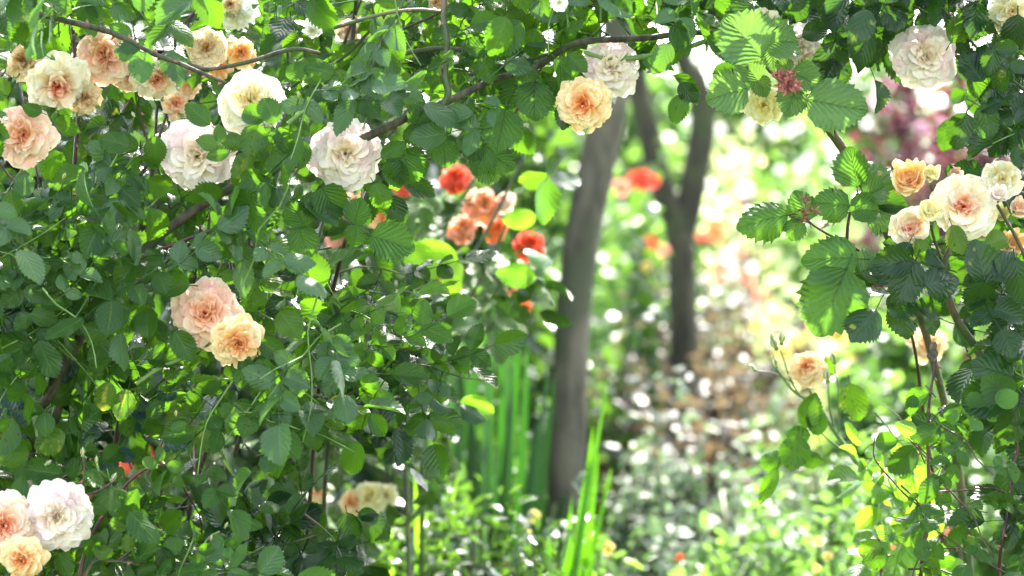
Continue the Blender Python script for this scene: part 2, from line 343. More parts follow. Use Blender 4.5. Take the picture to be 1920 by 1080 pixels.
def spray(mb, p, d, n, s, rs, pairs=2, kind='rose', shade=None, rot=0.0):
    """one compound leaf: a thin stalk, pairs of leaflets and a terminal leaflet"""
    d = norm(d); n = norm(n-np.dot(n, d)*d); x = np.cross(d, n)
    L = s*(.55+.62*pairs); droop = rs.uniform(.0, .35)
    pts = []
    for t in np.linspace(0, 1, 5): pts.append(p+d*L*t-n*L*droop*t*t*.5+x*L*.06*math.sin(t*3+rot))
    tube(mb, pts, [s*.018, s*.010], 4, 0, a=(0.3, .5, .6), per=1)
    sh = rs.uniform(0, 1)**1.3 if shade is None else shade
    Pp, Dd, Nn, Ss, Rr = [], [], [], [], []
    for k in range(pairs):
        t = (.42+k*.62*1.0)*s/L; q = p+d*L*t-n*L*droop*t*t*.5
        for sg in (-1, 1):
            an = R_(rs.uniform(48, 72)); dd = d*math.cos(an)+x*sg*math.sin(an)-n*rs.uniform(-.05, .3)
            Pp.append(q); Dd.append(dd); Nn.append(n+rs.normal(0, .28, 3)); Ss.append(s*rs.uniform(.62, .9)*(.85+.1*k)); Rr.append(np.clip(sh+rs.normal(0, .08), 0, 1))
    Pp.append(pts[-1]); Dd.append(d-n*(droop*.8+.05)+rs.normal(0, .08, 3)); Nn.append(n+rs.normal(0, .2, 3)); Ss.append(s*rs.uniform(.92, 1.1)); Rr.append(np.clip(sh, 0, 1))
    stamp(mb, TPL[kind], np.array(Dd), np.array(Nn), np.array(Pp), np.array(Ss), np.array(Rr), rs)

def inside(poly, x, y):
    c = False; j = len(poly)-1
    for i in range(len(poly)):
        xi, yi = poly[i]; xj, yj = poly[j]
        if (yi > y) != (yj > y) and x < (xj-xi)*(y-yi)/(yj-yi)+xi: c = not c
        j = i
    return c
def proj(p):
    return 960+p[0]/p[1]/PX, 540-(p[2]-CAM_Z)/p[1]/PX

def shoots(leafmb, twigmb, poly, holes, n, Yr, rs, s=(.040, .054), avoid=(), up=.15, face=.62, pairs=(1, 2, 2, 3), kind='rose', mi_t=1, shade=None, step=.036, clump=0.):
    """leafy shoots grown through a volume of the plant; each carries compound leaves along its length"""
    xs = [q[0] for q in poly]; ys = [q[1] for q in poly]; made = 0; tries = 0
    while made < n and tries < n*30:
        tries += 1
        px, py = rs.uniform(min(xs), max(xs)), rs.uniform(min(ys), max(ys))
        Y = Yr[0]+(Yr[1]-Yr[0])*rs.uniform(0, 1)**1.25
        if not inside(poly, px, py) or any(inside(h, px, py) for h in holes): continue
        if clump and math.sin(px*.013+1.7*math.sin(py*.011)+Y*9)+math.sin(py*.017+1.3*math.sin(px*.009)+Y*5) < rs.uniform(-1.9, .4)*clump: continue
        p = at(px, py, Y); d = norm(np.array([rs.normal(0, .8), rs.normal(-.25, .45), rs.normal(up, .65)]))
        L = rs.uniform(.10, .24); pts = [p]; dd = d.copy()
        for _ in range(4): dd = norm(dd+rs.normal(0, .22, 3)+np.array([0, 0, -.08])); pts.append(pts[-1]+dd*L/4)
        pts = np.array(pts)
        k = max(2, int(L/step)); sg = 1; any_ = False
        for i in range(k):
            t = (i+.6)/k*4; i0 = min(3, int(t)); q = pts[i0]+(pts[i0+1]-pts[i0])*(t-i0)
            qx, qy = proj(q)
            if not inside(poly, qx, qy) or any(inside(h, qx, qy) for h in holes): continue
            if q[1] < Yr[0]-.08: continue
            ax = norm(pts[i0+1]-pts[i0]); sd_ = norm(np.cross(ax, np.array([0, -1, .3]))+rs.normal(0, .25, 3)); sg = -sg
            ld = norm(ax*.45+sd_*sg*.9+np.array([0, -.12, -.18])+rs.normal(0, .2, 3))
            ln = norm(np.array([0, -face, .55])+rs.normal(0, .42, 3))
            # leave blooms in the front clear
            ss = rs.uniform(*s); bad = False
            for e_, m_ in ((0, 14), (1.0, 24), (2.0, 16)):
                ex, ey = proj(q+ld*ss*e_)
                for (bx, by, br, bY) in avoid:
                    if q[1] < bY+.06 and math.hypot(ex-bx, ey-by) < br+m_: bad = True; break
                if bad: break
            ex, ey = proj(q+ld*ss*1.5)
            if bad or (rs.rand() < .85 and not inside(poly, ex, ey)): continue
            spray(leafmb, q, ld, ln, ss, rs, int(rs.choice(pairs)), kind, shade=None if shade is None else np.clip(rs.normal(*shade), 0, 1)); any_ = True
        if any_:
            made += 1
            if not any(math.hypot(proj(x_)[0]-b[0], proj(x_)[1]-b[1]) < b[2]*1.1+12 and x_[1] < b[3]+.06 for b in avoid for x_ in smooth_path(pts, 3)) and all(inside(poly, *proj(x_)) for x_ in pts[:4]):
                tube(twigmb, pts, [.0016, .0008], 5, mi_t, per=2)

# ------------------------------------------------------------------ rose flowers
def rose_mb(seed, n=104, th=(72, -12), L0=.42, W=.40, ruff=.045, cup=.34, curl=46, rag=.0, res=9, Wi=.42, cells=5, inner=.52, up=1.0):
    """a rose of radius 1 looking along +Z: folded petals nested in a few quarters round the heart, broad ones in a golden-angle spiral outside"""
    rs = np.random.RandomState(seed); mb = MB(); q = np.linspace(0, 1, res)**.85; us = np.sin(np.linspace(-1, 1, res)*np.pi/2*.92)/math.sin(np.pi/2*.92)
    nc = cells+rs.randint(2) if cells else 0; off = rs.uniform(0, 6.28); ca_ = off+(np.arange(max(nc, 1))+rs.uniform(-.25, .25, max(nc, 1)))*6.283/max(nc, 1)
    for i in range(n):
        t = (i+.5)/n; inn = bool(nc) and t < inner
        if inn:
            ph = ca_[i % nc]+rs.normal(0, .30); s_ = t/inner
            L = (.30+.42*s_)*(1+rs.normal(0, .08)); ang = 80-52*s_**.8+rs.normal(0, 7); wd = L*rs.uniform(.30, .52)
            fold = rs.uniform(.1, 1.3)*(1-.4*s_)*rs.choice([1, 1, 1, -.5]); tw = rs.normal(0, .6); cu = rs.uniform(20, 60)
        else:
            ph = i*2.399963+rs.normal(0, .12); L = (L0+(1-L0)*t**.9)*(1+rs.normal(0, .05)); ang = th[0]+(th[1]-th[0])*t**.72+rs.normal(0, 5)
            wd = L*(Wi+(W-Wi)*t)*(1+rs.normal(0, .10)); fold = cup*rs.uniform(.2, 1.4); tw = rs.normal(0, .16); cu = curl*(.6+.6*rs.rand())
        if rag and t > .5 and rs.rand() < rag: continue
        a = np.radians(ang+(.45-q)*cu); dq = np.gradient(q)
        cr = np.concatenate([[0], np.cumsum(np.cos((a[1:]+a[:-1])/2)*dq[1:])])*L; cz = np.concatenate([[0], np.cumsum(np.sin((a[1:]+a[:-1])/2)*dq[1:])])*L*up
        pr = np.minimum(1, (q/.72)**.62)*(1-.22*np.clip((q-.72)/.28, 0, 1)**2); pr[0] = .16
        X = wd*pr[:, None]*us[None]
        lop = rs.uniform(-.10, .10); notch = rs.uniform(0, .10)
        short = 1-(.14 if inn else .30)*np.abs(us[None])**2.6*q[:, None]**1.5+lop*us[None]*q[:, None]**2-notch*np.exp(-(us[None]/.28)**2)*q[:, None]**3
        Rr = .03+.05*t+cr[:, None]*short; Z = cz[:, None]*short-.06*t
        k = rs.uniform(2.2, 4.5); p0 = rs.uniform(0, 6.28)
        nz = fold*wd*us[None]**2*(.35+.65*q[:, None])+ruff*(q[:, None]**2.4)*np.sin(us[None]*k+p0)*(.6+.7*t)+ruff*.45*q[:, None]**5*np.sin(us[None]*k*2.3+p0)
        nz = nz-.05*L*np.clip((q[:, None]-.75)/.25, 0, 1)**2        # rim rolls outwards
        nR = -np.sin(a)[:, None]; nZ = np.cos(a)[:, None]
        Rr = Rr+nz*nR; Z = Z+nz*nZ
        X2 = X*math.cos(tw); Z = Z+X*math.sin(tw)*.7
        cph, sph = math.cos(ph), math.sin(ph)
        V = np.stack([Rr*cph-X2*sph, Rr*sph+X2*cph, Z], -1)
        I = np.arange(res-1)[:, None]; J = np.arange(res-1)[None]
        F = np.stack([I*res+J, (I+1)*res+J, (I+1)*res+J+1, I*res+J+1], -1).reshape(-1, 4)
        A = np.stack([np.repeat(us[None], res, 0), np.repeat(q[:, None], res, 1), np.full((res, res), t)], -1)
        mb.add(V.reshape(-1, 3), F, A.reshape(-1, 3))
    return mb
def calyx_mb(open_=0.5, seed=0):
    """green hip and five pointed sepals, for a flower of radius 1 looking along +Z"""
    rs = np.random.RandomState(seed); mb = MB()
    prof = [(.05, -.62), (.10, -.58), (.17, -.48), (.20, -.38), (.17, -.28), (.12, -.20)]
    n = 10; an = np.arange(n)/n*2*np.pi
    V = np.array([[r*math.cos(a), r*math.sin(a), z] for r, z in prof for a in an])
    i = np.arange(len(prof)-1)[:, None]; j = np.arange(n)[None]; jn = (j+1) % n
    mb.add(V, np.stack([i*n+j+0*jn, i*n+jn, (i+1)*n+jn, (i+1)*n+j], -1).reshape(-1, 4))
    for k in range(5):
        ph = k*1.2566+rs.normal(0, .1); L = rs.uniform(.65, .95)
        q = np.linspace(0, 1, 6); a = np.radians(rs.uniform(20, 50)*(1-open_)*1.6-q*70*open_+20)
        cr = .14+np.concatenate([[0], np.cumsum(np.cos(a[1:])*.2)])*L; cz = -.24+np.concatenate([[0], np.cumsum(np.sin(a[1:])*.2)])*L
        w_ = .15*np.sin(np.pi*np.clip(q*.85+.15, 0, 1))+.008
        V = []
        for r, z, ww in zip(cr, cz, w_):
            for u in (-1, 0, 1):
                V.append([r*math.cos(ph)-u*ww*math.sin(ph), r*math.sin(ph)+u*ww*math.cos(ph), z+abs(u)*ww*.3])
        I = np.arange(5)[:, None]; J = np.arange(2)[None]
        mb.add(V, np.stack([I*3+J, I*3+J+1, (I+1)*3+J+1, (I+1)*3+J], -1).reshape(-1, 4))
    return mb
def aim(fx, fy, roll):
    """rotation that turns +Z to face the camera side, leaning fx to the right and fy up"""
    d = Vector((fx, -1, fy)).normalized(); qn = d.to_track_quat('Z', 'Y')
    from mathutils import Quaternion
    return (qn @ Quaternion((0, 0, 1), roll)).to_euler()
FL = {}
def flower(parent, px, py, r, mat, style='full', Y=3.33, f=(0, 0), seed=0, label=None, name='rose_flower', sq=1.0, calyx=True):
    st = dict(full=dict(), flat=dict(n=90, th=(70, -20), W=.46, L0=.38, curl=34, inner=.4), open=dict(n=56, th=(84, 2), L0=.32, W=.80, curl=50, ruff=.03, Wi=.7, inner=.62, cells=5),
              half=dict(n=30, th=(90, 24), L0=.40, W=.85, cup=1.0, curl=40, ruff=.012, Wi=.8, cells=0), bud=dict(n=14, th=(90, 66), L0=.6, W=.8, cup=.9, curl=30, ruff=.015, Wi=.9, cells=0),
              ragged=dict(n=56, th=(76, -34), W=.42, ruff=.10, rag=.35, curl=70, L0=.45), low=dict(n=22, th=(80, 0), W=.7, ruff=.05, res=4, cells=0))[style]
    key = (style, seed, mat.name)
    p = at(px, py, Y); rad = pm(r, Y)*(1.16 if style in ('full', 'flat', 'ragged') else 1.08)
    if key not in FL:
        mb = rose_mb(seed*31+7, **st); o = mb.build(name, mat, parent, None); FL[key] = o
        if calyx and style != 'low':
            cx = calyx_mb(.7 if style in ('full', 'flat', 'open', 'ragged') else .35, seed).build('sepals', M_SEPAL, o)
            cx.location = (0, 0, 0)
        o.location = p-np.array(world_loc(parent)); o.scale = (rad, rad*sq, rad)
    else:
        src = FL[key]; o = inst(src, name, parent, p, None, 1)
        o.scale = (rad, rad*sq, rad)
        for ch in src.children:
            c2 = ch.copy(); COL.objects.link(c2); c2.parent = o
    o.rotation_euler = aim(f[0], f[1], seed*1.7+px*.01)
    if label: o['label'] = label
    return o
def bud(parent, px, py, r, Y, up=(0, 0, 1), petal=None, seed=0, name='rose_bud'):
    """closed bud: hip, sepals folded upward, coloured tip"""
    p = at(px, py, Y); rad = pm(r, Y); mb = MB()
    prof = [(.0, -1.25), (.22, -1.2), (.42, -1.0), (.46, -.75), (.34, -.55), (.50, -.3), (.62, .05), (.52, .5), (.25, .95), (.02, 1.2)]
    n = 10; an = np.arange(n)/n*2*np.pi; cut = 5
    def ring(pr):
        V = np.array([[q*math.cos(a+z*.4), q*math.sin(a+z*.4), z] for q, z in pr for a in an]); i = np.arange(len(pr)-1)[:, None]; j = np.arange(n)[None]; jn = (j+1) % n
        return V, np.stack([i*n+j+0*jn, i*n+jn, (i+1)*n+jn, (i+1)*n+j], -1).reshape(-1, 4)
    mb.add(*ring(prof[:cut+1])); rs = np.random.RandomState(seed)
    for k in range(5):
        ph = k*1.2566; q = np.linspace(0, 1, 7); V = []
        for t in q:
            z = -.5+t*2.15; rr = np.interp(z, [a[1] for a in prof], [a[0] for a in prof])+.05+.10*t; ww = .36*math.sin(math.pi*min(1, t*.8+.2))+.015
            for u in (-1, 0, 1): V.append([rr*math.cos(ph+u*ww), rr*math.sin(ph+u*ww), z])
        I = np.arange(6)[:, None]; J = np.arange(2)[None]; mb.add(V, np.stack([I*3+J, I*3+J+1, (I+1)*3+J+1, (I+1)*3+J], -1).reshape(-1, 4))
    o = mb.build(name, M_SEPAL, parent); o.location = p-np.array(world_loc(parent)); o.scale = (rad*.62,)*3
    o.rotation_euler = Vector(up).to_track_quat('Z', 'Y').to_euler()
    pb = MB(); V, F = ring([(q_*1.02, z) for q_, z in prof[4:]]); A = np.zeros((len(V), 3)); A[:, 1] = np.repeat(np.linspace(.3, 1, len(prof)-4), n); A[:, 2] = .8
    pb.add(V, F, A); c = pb.build('bud_petals', petal or P_CREAM, o); c.location = (0, 0, 0)
    return o

def one_leaf(parent, px, py, ln, ang, kind='rose', mat=None, Y=3.30, lean=0., twist=0., wr=1.0, shade=.4, seed=0, name='leaf', label=None, back=False):
    """one leaf placed by its middle; ang is the way its tip points in the picture plane, lean tips it to the camera, twist rolls it"""
    rs = np.random.RandomState(seed+int(px*7+py)); L = pm(ln, Y); a = R_(ang)
    d = norm(np.array([math.cos(a), -math.sin(R_(lean)), math.sin(a)])); side = np.array([-math.sin(a), 0, math.cos(a)])
    n = norm(np.array([0, -1, 0])*math.cos(R_(twist))+side*math.sin(R_(twist))+np.array([0, 0, .25]))
    if back: n = -n
    mb = MB(); p = at(px, py, Y)-d*L*.5
    stamp(mb, [TPL[kind][rs.randint(12)]], d, n, p, L, shade, rs, wr=wr)
    st = [p-d*L*.22+np.array([0, L*.08, 0]), p-d*L*.1+np.array([0, L*.02, 0]), p+d*L*.02]
    tube(mb, st, [L*.018, L*.014], 5, 0, a=(.3, .5, .6), per=2)
    return mb.build(name, mat, parent, p, label=label)
def leaves(parent, mat, rows, kind='rose', **kw):
    for i, q in enumerate(rows):
        k = dict(kw)
        if len(q) > 4: k.update(q[4])
        one_leaf(parent, q[0], q[1], q[2], q[3], kind, k.pop('mat', mat), seed=i, **k)
def cane(parent, pts, r, mat=None, Y=3.35, th=0, seed=0, name='cane', rough=.07, sides=9, tsize=.006):
    rs = np.random.RandomState(seed+int(pts[0][0])); P = [at(p[0], p[1], p[2] if len(p) > 2 else Y) for p in pts]
    mb = MB(); rr = [pm(x) for x in np.atleast_1d(r)]
    P = np.array(P); 
    S, T = tube(mb, P, rr, sides, 0, rough, rs, per=9)
    # small crooks and nodes
    if th: thorns(mb, S, T, rs, rr[0], th, tsize, 1)
    return mb.build(name, [mat or M_CANE, M_THORN], parent, P[0])

# ================================================================== THE SETTING
def ground():
    g = N('garden_soil'); tc = g.n('ShaderNodeTexCoord'); n1 = g.noise(1.3, 4, tc.outputs['Object']); n2 = g.noise(14, 5, tc.outputs['Object'])
    col = g.mix(g.SS(n1.outputs['Fac'], .42, .58), (.07, .05, .03), (.09, .15, .035)); col = g.mix(g.M('MULTIPLY', n2.outputs['Fac'], .6), col, (.03, .04, .015))
    bp = g.n('ShaderNodeBump'); bp.inputs['Distance'].default_value = .03; g.l(n2.outputs['Fac'], bp.inputs['Height'])
    p = g.n('ShaderNodeBsdfPrincipled'); g.l(col, p.inputs['Base Color']); p.inputs['Roughness'].default_value = .95; g.l(bp.outputs[0], p.inputs['Normal']); g.l(p.outputs[0], g.out.inputs[0])
    rs = np.random.RandomState(3); mb = MB(); n = 60
    x = np.sign(np.linspace(-1, 1, n))*np.abs(np.linspace(-1, 1, n))**2.2*120; y = x.copy()+10
    X, Y = np.meshgrid(x, y); Z = rs.normal(0, .012, X.shape)-.01
    i = np.arange(n-1)[:, None]; j = np.arange(n-1)[None]
    mb.add(np.stack([X, Y, Z], -1).reshape(-1, 3), np.stack([i*n+j, i*n+j+1, (i+1)*n+j+1, (i+1)*n+j], -1).reshape(-1, 4))
    o = mb.build('ground', g.m); o['kind'] = 'structure'; o['label'] = 'soil and low weeds of the garden bed'
ground()

def blob_leaves(mb, c, rad, n, ls, rs, tpls, up=.8, hollow=.55, zmin=.02, mi=0, cl=9, clr=.33):
    """leaves gathered in clumps round the outside of an ellipsoid, most of them turned to the sky"""
    c = np.asarray(c, float); rad = np.asarray(rad, float)
    cd = norm(rs.normal(0, 1, (cl, 3)))*rs.uniform(hollow, 1.0, (cl, 1)); k = rs.randint(0, cl, n)
    q = cd[k]+rs.normal(0, clr*.6, (n, 3)); q = np.where(rs.rand(n, 1) < .25, norm(rs.normal(0, 1, (n, 3)))*rs.uniform(.1, 1.05, (n, 1)), q)
    P = c+q*rad; ok = P[:, 2] > zmin; P = P[ok]; q = q[ok]; k = k[ok]; n = len(P)
    Nn = norm(np.array([0, 0, up])+norm(q)*.45+rs.normal(0, .5, (n, 3))); D = norm(q*[1, 1, .2]+rs.normal(0, .8, (n, 3))+np.array([0, 0, -.15]))
    sh = np.clip(rs.uniform(0, 1, n)*.6+.4*(np.sin(k*2.7)+1)*.5, 0, 1)
    stamp(mb, tpls, D, Nn, P, ls*rs.uniform(.6, 1.25, n), sh, rs, mi)
def base_at(px, Y): return np.array([(px-960)*PX*Y, Y, 0.])
def shrub(name, label, cat, px, Y, top, w_px, mat, n, ls, seed, group=None, leaf='round', zlow=.0, up=.8, stem=M_CANEG, ns=5, cl=12, blooms=None, depth=None, clr=.33):
    """a plant rooted in the ground at picture column px and distance Y whose top reaches picture row top"""
    rs = np.random.RandomState(seed); b = base_at(px, Y); ztop = at(px, top, Y)[2]; r = pm(w_px, Y)/2
    root = thing(name, label, cat, b, group); zc = (ztop+zlow)/2; hz = (ztop-zlow)/2
    mb = MB(); blob_leaves(mb, (b[0], Y, zc), (r, depth or max(.25, r*.8), hz), n, ls, rs, LOW[leaf], up=up, cl=cl, clr=clr); mb.build('foliage', mat, root)
    sm = MB()
    for k in range(ns):
        e = np.array([b[0]+rs.uniform(-.7, .7)*r, Y+rs.uniform(-.4, .4)*r, zc+hz*rs.uniform(.3, .8)]); st = b+np.array([rs.normal(0, .04), rs.normal(0, .04), 0])
        tube(sm, [st, (st*.45+e*.55)+rs.normal(0, .04, 3), e], [.009, .004], 5, per=3)
    sm.build('stems', stem, root)
    for i, (fx, fy, fr, fm) in enumerate(blooms or []):
        flower(root, fx, fy, fr, fm, 'low', Y=Y-(depth or max(.25, r*.8))*.6, f=(rs.normal(0, .4), rs.uniform(.1, 1.0)), seed=i % 3, name='bloom')
    return root

# ------------------------------------------------------------------ trees behind
def limb(mb, pts, r, seed, rough=.03):
    tube(mb, pts, r, 14, 0, rough, np.random.RandomState(seed), per=8)
def tree(label, trunk, r, Y, mat, crown, seed, forks=(), leafm=M_BGL, ls=.07, nl=2600, name='garden_tree'):
    P = [at(a, b, Y+(c[0] if c else 0)) for a, b, *c in trunk]; P = [np.array([P[0][0], P[0][1], -.05])]+P
    root = thing(name, label, 'tree', (P[0][0], P[0][1], 0)); mb = MB(); limb(mb, P, [pm(x, Y) for x in r], seed); mb.build('trunk', mat, root)
    for f in forks:
        fm = MB(); limb(fm, [at(a, b, Y) for a, b in f[0]], [pm(x, Y) for x in f[1]], seed+9); fm.build('limb', mat, root)
    rs = np.random.RandomState(seed); cm = MB()
    for (x, y, z, rx, ry, rz, k) in crown: blob_leaves(cm, (x, y, z), (rx, ry, rz), int(nl*k), ls, rs, LOW['round'], cl=26, hollow=.3, clr=.28)
    cm.build('crown', leafm, root); return root
Y1 = 6.0
tree('grey-barked tree with one leaning trunk rising behind the middle of the arch', [(1058, 1000), (1066, 800), (1074, 600), (1096, 420), (1126, 280), (1146, 180), (1160, 60), (1175, -250), (1200, -700)],
     [36, 35, 34, 33, 34, 34, 31, 28, 20], Y1, M_TRUNK, [(.9, 6.4, 3.9, 1.2, 1.2, .8, .5), (-.9, 5.6, 3.6, 1.5, 1.1, .65, .62)], 5, leafm=M_BGD, nl=1500)
Y2 = 8.0
tree('darker tree forking low into two arms, right of the grey trunk', [(1283, 700), (1280, 560), (1276, 470), (1270, 415)], [28, 27, 26, 27], Y2, M_TRUNKD, [(2.3, 8.6, 3.7, 1.2, 1.2, .8, .5)], 6,
     forks=[([(1276, 450), (1262, 400), (1240, 350), (1215, 240), (1195, 150), (1180, -100)], [27, 25, 23, 22, 20, 12]), ([(1272, 450), (1290, 395), (1306, 310), (1318, 230), (1305, 150), (1275, 90), (1250, -150)], [26, 25, 24, 25, 21, 17, 12]), ([(1316, 235), (1345, 170), (1380, 60), (1400, -120)], [19, 13, 10, 7])], nl=1500)
tree('slim dark tree far behind the arch left of the grey trunk', [(1003, 700), (1000, 420), (997, 290), (1001, 200), (990, 60)], [12, 12, 11, 10, 9], 9.5, M_TRUNKD, [(.1, 9.8, 3.6, .8, .8, .7, .4)], 7)
rsg = np.random.RandomState(77)
# far trees closing the garden, with bright sky between them
FAR = 'leafy trees closing the far end of the garden'
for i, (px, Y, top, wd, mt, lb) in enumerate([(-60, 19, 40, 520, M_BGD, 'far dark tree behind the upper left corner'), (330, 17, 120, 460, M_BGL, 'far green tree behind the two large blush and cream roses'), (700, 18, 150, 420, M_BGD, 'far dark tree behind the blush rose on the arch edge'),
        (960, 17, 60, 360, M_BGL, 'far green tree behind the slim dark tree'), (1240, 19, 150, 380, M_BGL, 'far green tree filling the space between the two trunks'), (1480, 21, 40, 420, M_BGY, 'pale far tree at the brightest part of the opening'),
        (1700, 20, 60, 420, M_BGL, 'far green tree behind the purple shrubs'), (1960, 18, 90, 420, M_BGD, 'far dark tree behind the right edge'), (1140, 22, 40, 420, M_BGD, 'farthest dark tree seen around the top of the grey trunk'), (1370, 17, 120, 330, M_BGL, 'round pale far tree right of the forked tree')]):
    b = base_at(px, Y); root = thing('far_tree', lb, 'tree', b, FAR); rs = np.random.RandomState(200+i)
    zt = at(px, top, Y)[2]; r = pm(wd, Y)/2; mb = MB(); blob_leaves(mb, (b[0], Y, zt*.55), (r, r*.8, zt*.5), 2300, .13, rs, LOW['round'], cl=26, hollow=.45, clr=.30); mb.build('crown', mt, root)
    mb = MB(); tube(mb, [b+[0, 0, -.05], b+[.05, 0, zt*.3], b+[0, 0, zt*.6]], [.10, .07, .03], 8, per=3); mb.build('trunk', M_TRUNKD, root)

# shrubs and perennials between (px, Y, top row, width px, material, leaves, leaf length, label, blooms)
def many(kind, cat, group, rows, mat, leaf, ls, seed, n=700, **kw):
    for i, (px, Y, top, wd, label) in enumerate(rows):
        k2 = dict(kw); bl = k2.pop('blooms', None)
        if bl: k2['blooms'] = bl[i::len(rows)]
        shrub(kind, label, cat, px, Y, top, wd, mat, n, ls, seed+i, group=group, leaf=leaf, **k2)
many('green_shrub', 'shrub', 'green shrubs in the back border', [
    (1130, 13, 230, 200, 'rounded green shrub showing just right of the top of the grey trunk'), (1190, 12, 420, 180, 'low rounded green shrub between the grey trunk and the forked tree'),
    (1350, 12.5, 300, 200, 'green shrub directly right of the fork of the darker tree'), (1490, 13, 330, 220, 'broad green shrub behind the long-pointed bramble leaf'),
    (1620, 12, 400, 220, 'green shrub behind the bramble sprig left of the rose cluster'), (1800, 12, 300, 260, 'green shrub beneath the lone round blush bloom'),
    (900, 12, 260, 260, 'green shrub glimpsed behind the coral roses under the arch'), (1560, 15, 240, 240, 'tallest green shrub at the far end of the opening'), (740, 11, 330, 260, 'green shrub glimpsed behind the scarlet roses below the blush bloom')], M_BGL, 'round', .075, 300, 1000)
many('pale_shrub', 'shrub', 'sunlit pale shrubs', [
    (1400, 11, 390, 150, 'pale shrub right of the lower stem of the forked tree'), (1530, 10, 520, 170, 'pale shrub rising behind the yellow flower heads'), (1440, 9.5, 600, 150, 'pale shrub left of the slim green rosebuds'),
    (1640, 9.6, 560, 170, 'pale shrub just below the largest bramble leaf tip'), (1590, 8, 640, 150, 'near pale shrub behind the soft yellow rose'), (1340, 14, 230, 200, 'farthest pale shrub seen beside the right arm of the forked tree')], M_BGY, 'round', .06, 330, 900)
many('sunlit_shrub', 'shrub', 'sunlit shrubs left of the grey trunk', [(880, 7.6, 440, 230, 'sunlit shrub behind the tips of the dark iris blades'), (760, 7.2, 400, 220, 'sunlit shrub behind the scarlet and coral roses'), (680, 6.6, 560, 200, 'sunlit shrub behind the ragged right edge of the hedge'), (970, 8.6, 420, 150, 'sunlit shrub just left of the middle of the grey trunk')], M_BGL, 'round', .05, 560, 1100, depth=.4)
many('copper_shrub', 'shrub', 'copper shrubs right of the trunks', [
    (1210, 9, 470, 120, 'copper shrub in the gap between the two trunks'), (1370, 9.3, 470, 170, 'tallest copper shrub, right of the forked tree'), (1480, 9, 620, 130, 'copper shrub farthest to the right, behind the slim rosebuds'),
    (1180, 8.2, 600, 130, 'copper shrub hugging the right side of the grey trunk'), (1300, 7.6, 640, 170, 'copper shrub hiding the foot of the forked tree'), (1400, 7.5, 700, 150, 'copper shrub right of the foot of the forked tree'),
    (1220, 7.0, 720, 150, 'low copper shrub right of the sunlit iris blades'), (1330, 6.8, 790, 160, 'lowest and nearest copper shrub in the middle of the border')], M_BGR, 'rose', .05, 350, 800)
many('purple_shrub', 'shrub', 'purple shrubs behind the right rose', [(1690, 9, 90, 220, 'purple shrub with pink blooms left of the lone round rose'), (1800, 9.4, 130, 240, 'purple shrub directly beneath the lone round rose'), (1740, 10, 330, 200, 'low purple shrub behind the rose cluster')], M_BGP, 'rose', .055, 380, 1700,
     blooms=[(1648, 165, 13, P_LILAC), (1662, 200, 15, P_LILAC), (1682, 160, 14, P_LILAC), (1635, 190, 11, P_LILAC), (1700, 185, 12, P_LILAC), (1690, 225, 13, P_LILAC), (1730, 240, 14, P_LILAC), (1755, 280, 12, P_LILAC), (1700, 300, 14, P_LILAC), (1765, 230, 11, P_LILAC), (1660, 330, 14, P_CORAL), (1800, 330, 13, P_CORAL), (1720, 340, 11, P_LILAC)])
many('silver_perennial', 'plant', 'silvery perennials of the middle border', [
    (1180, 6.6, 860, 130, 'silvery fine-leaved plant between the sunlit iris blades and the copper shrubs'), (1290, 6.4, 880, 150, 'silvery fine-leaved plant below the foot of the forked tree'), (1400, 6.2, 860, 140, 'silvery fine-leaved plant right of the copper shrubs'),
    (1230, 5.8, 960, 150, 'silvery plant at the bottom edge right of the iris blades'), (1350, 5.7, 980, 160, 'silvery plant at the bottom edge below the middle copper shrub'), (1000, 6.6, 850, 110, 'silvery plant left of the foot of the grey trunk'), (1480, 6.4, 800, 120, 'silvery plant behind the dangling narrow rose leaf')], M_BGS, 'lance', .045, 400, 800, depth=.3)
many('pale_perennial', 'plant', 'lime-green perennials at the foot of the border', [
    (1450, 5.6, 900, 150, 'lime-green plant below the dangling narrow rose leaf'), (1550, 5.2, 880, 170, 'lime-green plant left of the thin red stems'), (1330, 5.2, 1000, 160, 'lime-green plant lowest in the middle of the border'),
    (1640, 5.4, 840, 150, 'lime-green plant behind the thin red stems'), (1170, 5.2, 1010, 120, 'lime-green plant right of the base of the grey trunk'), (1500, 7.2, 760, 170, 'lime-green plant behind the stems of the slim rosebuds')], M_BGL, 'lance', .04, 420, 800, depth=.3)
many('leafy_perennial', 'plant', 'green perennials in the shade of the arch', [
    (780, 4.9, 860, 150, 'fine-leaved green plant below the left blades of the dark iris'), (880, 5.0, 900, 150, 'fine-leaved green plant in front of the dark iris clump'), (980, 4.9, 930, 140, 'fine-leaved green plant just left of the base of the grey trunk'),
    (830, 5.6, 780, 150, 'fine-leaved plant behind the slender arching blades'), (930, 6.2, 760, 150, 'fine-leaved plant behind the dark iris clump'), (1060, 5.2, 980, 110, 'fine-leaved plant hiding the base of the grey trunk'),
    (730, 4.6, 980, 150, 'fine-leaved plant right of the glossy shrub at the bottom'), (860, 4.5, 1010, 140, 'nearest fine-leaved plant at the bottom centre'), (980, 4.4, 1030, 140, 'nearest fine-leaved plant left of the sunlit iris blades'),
    (560, 5.2, 820, 220, 'fine-leaved plant behind the glossy shrub'), (400, 5.2, 780, 240, 'fine-leaved plant behind the bare stems under the pink rose'), (200, 5.2, 800, 240, 'fine-leaved plant seen through the lower left gap')], M_BGD, 'lance', .036, 440, 1100, depth=.3)
